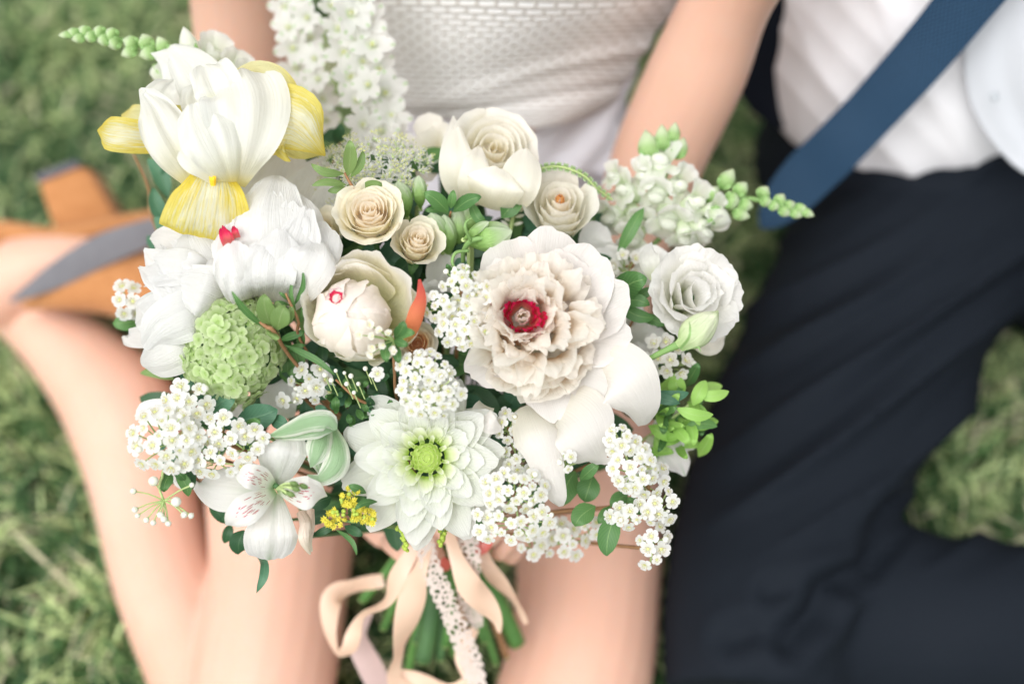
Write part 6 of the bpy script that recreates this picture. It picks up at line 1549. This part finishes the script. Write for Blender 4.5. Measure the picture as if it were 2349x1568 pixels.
def filler(cx, cy, dd, n, spread, lo, hi, kind):
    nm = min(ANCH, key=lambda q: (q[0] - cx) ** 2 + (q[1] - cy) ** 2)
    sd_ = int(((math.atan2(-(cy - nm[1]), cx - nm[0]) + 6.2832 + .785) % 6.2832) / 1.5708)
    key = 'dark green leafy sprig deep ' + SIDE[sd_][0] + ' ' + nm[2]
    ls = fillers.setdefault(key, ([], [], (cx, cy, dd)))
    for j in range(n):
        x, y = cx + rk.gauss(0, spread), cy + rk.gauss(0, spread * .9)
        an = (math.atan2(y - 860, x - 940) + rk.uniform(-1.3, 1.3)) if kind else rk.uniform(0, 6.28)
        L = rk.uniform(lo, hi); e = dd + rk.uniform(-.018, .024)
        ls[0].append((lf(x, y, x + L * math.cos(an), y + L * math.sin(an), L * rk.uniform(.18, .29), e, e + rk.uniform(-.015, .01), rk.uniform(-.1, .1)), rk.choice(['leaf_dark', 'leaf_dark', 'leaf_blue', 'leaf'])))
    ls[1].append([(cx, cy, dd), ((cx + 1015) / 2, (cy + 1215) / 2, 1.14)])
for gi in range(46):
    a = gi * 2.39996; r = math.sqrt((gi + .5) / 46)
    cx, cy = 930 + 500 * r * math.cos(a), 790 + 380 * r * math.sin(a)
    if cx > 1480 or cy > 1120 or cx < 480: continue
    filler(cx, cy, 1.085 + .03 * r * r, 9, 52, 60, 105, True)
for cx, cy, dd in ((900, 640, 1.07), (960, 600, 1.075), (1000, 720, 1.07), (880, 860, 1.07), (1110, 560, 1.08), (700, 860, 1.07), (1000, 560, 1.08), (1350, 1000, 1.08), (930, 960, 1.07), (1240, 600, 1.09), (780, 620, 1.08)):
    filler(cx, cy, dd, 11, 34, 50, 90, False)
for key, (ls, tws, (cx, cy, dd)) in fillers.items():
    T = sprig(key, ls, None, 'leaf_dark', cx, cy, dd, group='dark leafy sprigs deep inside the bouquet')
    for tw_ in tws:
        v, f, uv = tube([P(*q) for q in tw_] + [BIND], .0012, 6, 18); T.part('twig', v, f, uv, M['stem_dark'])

# ---- ribbons, lace and cut stems ---------------------------------------------
SILK = (lambda n: n.leafy((.86, .62, .47), .30, .5, .3, n.bump(n.noise(n.uv(), 1, 2, .5, (3, 40, 1)), .15, .001)))(NT('peach_silk'))
MAUVE = (lambda n: n.leafy((.58, .44, .42), .45, .3, .25))(NT('dusty_mauve_silk'))
ln = NT('ivory_lace'); uvn = ln.uv(); U_, V_, _ = ln.sep(uvn)
mp = ln.n('ShaderNodeMapping'); mp.inputs['Scale'].default_value = (4, 34, 1); ln.l(uvn, mp.inputs[0])
vo = ln.n('ShaderNodeTexVoronoi'); vo.feature = 'DISTANCE_TO_EDGE'; vo.inputs['Scale'].default_value = 1; ln.l(mp.outputs[0], vo.inputs['Vector'])
lp_ = ln.princ((.60, .51, .46), .8, .1); tb = ln.n('ShaderNodeBsdfTransparent'); mx = ln.n('ShaderNodeMixShader')
ln.l(ln.math('LESS_THAN', vo.outputs['Distance'], .20), mx.inputs[0]); ln.l(tb.outputs[0], mx.inputs[1]); ln.l(lp_.outputs[0], mx.inputs[2]); ln.l(mx.outputs[0], ln.out.inputs[0])
LACE = ln.m
def ribbon(label, pts, mat, name='ribbon', nv=40, cup=-.2, ruf=.05, scallop=0, rollv=0):
    T = Thing(name, label, 'lace trim' if name == 'lace_ribbon' else 'ribbon', pts[0][0], pts[0][1], pts[0][2], 0, 0, 'ribbons tied round the stems')
    if not scallop: pts = [(q[0], q[1], q[2], q[3] * .85) + tuple(q[4:]) for q in pts]
    if scallop:
        A = catmull(np.array([tuple(q) + (0,) * (5 - len(q)) for q in pts], float), nv)
        A[:, 3] *= 1 + scallop * np.abs(np.sin(np.arange(nv) * math.pi / 4))
        pts = [tuple(a) for a in A]
    v, f, uv = spine_petal(pts, rk, cup=cup, ruf=ruf, rf=1.3, nu=9, nv=nv * (2 if scallop else 1)); T.part('band', v, f, uv, mat); return T
ribbon('peach silk ribbon curling in a loop at the left of the stems', [(960, 1240, 1.12, 14), (912, 1320, 1.12, 26, 20), (885, 1378, 1.13, 24, 55), (835, 1408, 1.14, 20, 62), (812, 1452, 1.15, 22, 15), (800, 1488, 1.155, 22, -30), (774, 1496, 1.16, 18, -68), (756, 1440, 1.17, 24, -40), (762, 1372, 1.18, 30, 0), (810, 1345, 1.19, 26, 50), (880, 1330, 1.19, 18)], SILK, nv=60)
ribbon('wide peach silk ribbon falling straight down left of the lace', [(985, 1230, 1.115, 14), (966, 1300, 1.11, 20, 30), (948, 1360, 1.12, 36, 5), (932, 1430, 1.13, 36, -25), (914, 1500, 1.15, 24, -60), (905, 1560, 1.16, 20, -20), (960, 1600, 1.17, 24)], SILK, nv=50)
ribbon('twisted peach silk ribbon falling right of the lace', [(1025, 1210, 1.115, 14), (1048, 1280, 1.11, 20), (1075, 1340, 1.11, 34, 10), (1110, 1380, 1.12, 32), (1138, 1420, 1.13, 18, 40), (1146, 1450, 1.135, 5, 50)], SILK, nv=44)
ribbon('peach ribbon end sweeping out to the right of the stems', [(1100, 1240, 1.14, 10), (1120, 1300, 1.14, 20), (1150, 1340, 1.15, 22, 30), (1185, 1385, 1.16, 14, 60), (1208, 1430, 1.17, 6)], SILK, nv=36)
ribbon('peach ribbon folded across the bottom of the stems', [(905, 1540, 1.17, 10), (960, 1560, 1.17, 22), (1030, 1590, 1.17, 26), (1080, 1560, 1.165, 24), (1060, 1500, 1.165, 20), (1090, 1440, 1.17, 12)], SILK, nv=40)
ribbon('dusty mauve ribbon hanging lowest at the left', [(850, 1400, 1.19, 8), (820, 1460, 1.20, 26), (850, 1530, 1.20, 34), (890, 1610, 1.21, 30)], MAUVE, nv=30)
ribbon('long ivory lace ribbon falling down the middle of the stems', [(968, 1215, 1.115, 18), (985, 1290, 1.11, 20), (1010, 1350, 1.112, 21), (1036, 1410, 1.12, 21), (1062, 1470, 1.13, 22), (1084, 1530, 1.14, 22), (1096, 1600, 1.15, 20)], LACE, 'lace_ribbon', 80, -.1, .03, .22)
ribbon('short ivory lace ribbon right of the long one', [(1070, 1210, 1.12, 20), (1078, 1290, 1.115, 22), (1072, 1350, 1.13, 22), (1085, 1400, 1.145, 20), (1098, 1440, 1.15, 10)], LACE, 'lace_ribbon', 60, -.1, .03, .22)
ends = [ # x0, y0, x1, y1, radius in layout units, material, label
    (930, 1250, 832, 1375, 15, 'stem_cut', 'thick green stem leaning furthest left below the hands'),
    (935, 1290, 880, 1440, 13, 'stem_cut', 'green stem second from the left behind the looped ribbon'),
    (960, 1300, 905, 1420, 11, 'twig', 'reddish brown woody stem left of the wide ribbon'),
    (975, 1300, 938, 1535, 14, 'stem_cut', 'green stem beside the right edge of the wide ribbon'),
    (1000, 1290, 972, 1515, 27, 'stem_dark', 'thickest dark green stem in the middle'),
    (1008, 1290, 1010, 1510, 16, 'stem_dark', 'dark green stem just left of the lace end'),
    (1025, 1300, 1042, 1500, 14, 'stem_cut', 'green stem hidden behind the lace'),
    (1035, 1300, 1085, 1545, 11, 'twig', 'brown woody stem along the lace end'),
    (1050, 1300, 1112, 1470, 12, 'stem_cut', 'slim green stem under the twisted ribbon'),
    (1060, 1300, 1138, 1520, 11, 'stem_cut', 'slim green stem with a slanted cut right of the lace'),
    (1075, 1290, 1162, 1505, 10, 'twig', 'thin brown stem left of the rightmost green stem'),
    (1085, 1270, 1186, 1475, 25, 'stem_cut', 'thick bright green stem cut flat, furthest right'),
    (1040, 1310, 1022, 1480, 12, 'stem_cut', 'green stem crossing behind the dark ones'),
    (990, 1300, 955, 1470, 12, 'stem_dark', 'dark stem behind the wide peach ribbon')]
for i, (x0, y0, x1, y1, r, m, lab) in enumerate(ends):
    dA, dB = 1.185 + .006 * (i % 3), 1.205 + .008 * (i % 4)
    T = Thing('cut_stem', lab, 'stem', x1, y1, dB, 0, 0, 'cut stems under the hands')
    a = P(1015 + (x0 - 1015) * .35, 1205, 1.19)
    v, f, uv = tube([a, P(x0, y0, dA), P((x0 + x1) / 2 + 4, (y0 + y1) / 2, (dA + dB) / 2), P(x1, y1, dB)], np.array([.8, .95, 1, 1.05]) * r * K * .95, 12, 24)
    T.part('stalk', v, f, uv, M[m])
    e = P(x1, y1, dB); dr = nrm(P(x1, y1, dB) - P(x0, y0, dA))
    v, f, uv = tube([e - dr * .0005, e + dr * .0012], r * K * .95 * .86, 12, None); T.part('cut_end', v, f, uv, M['pedicel'])
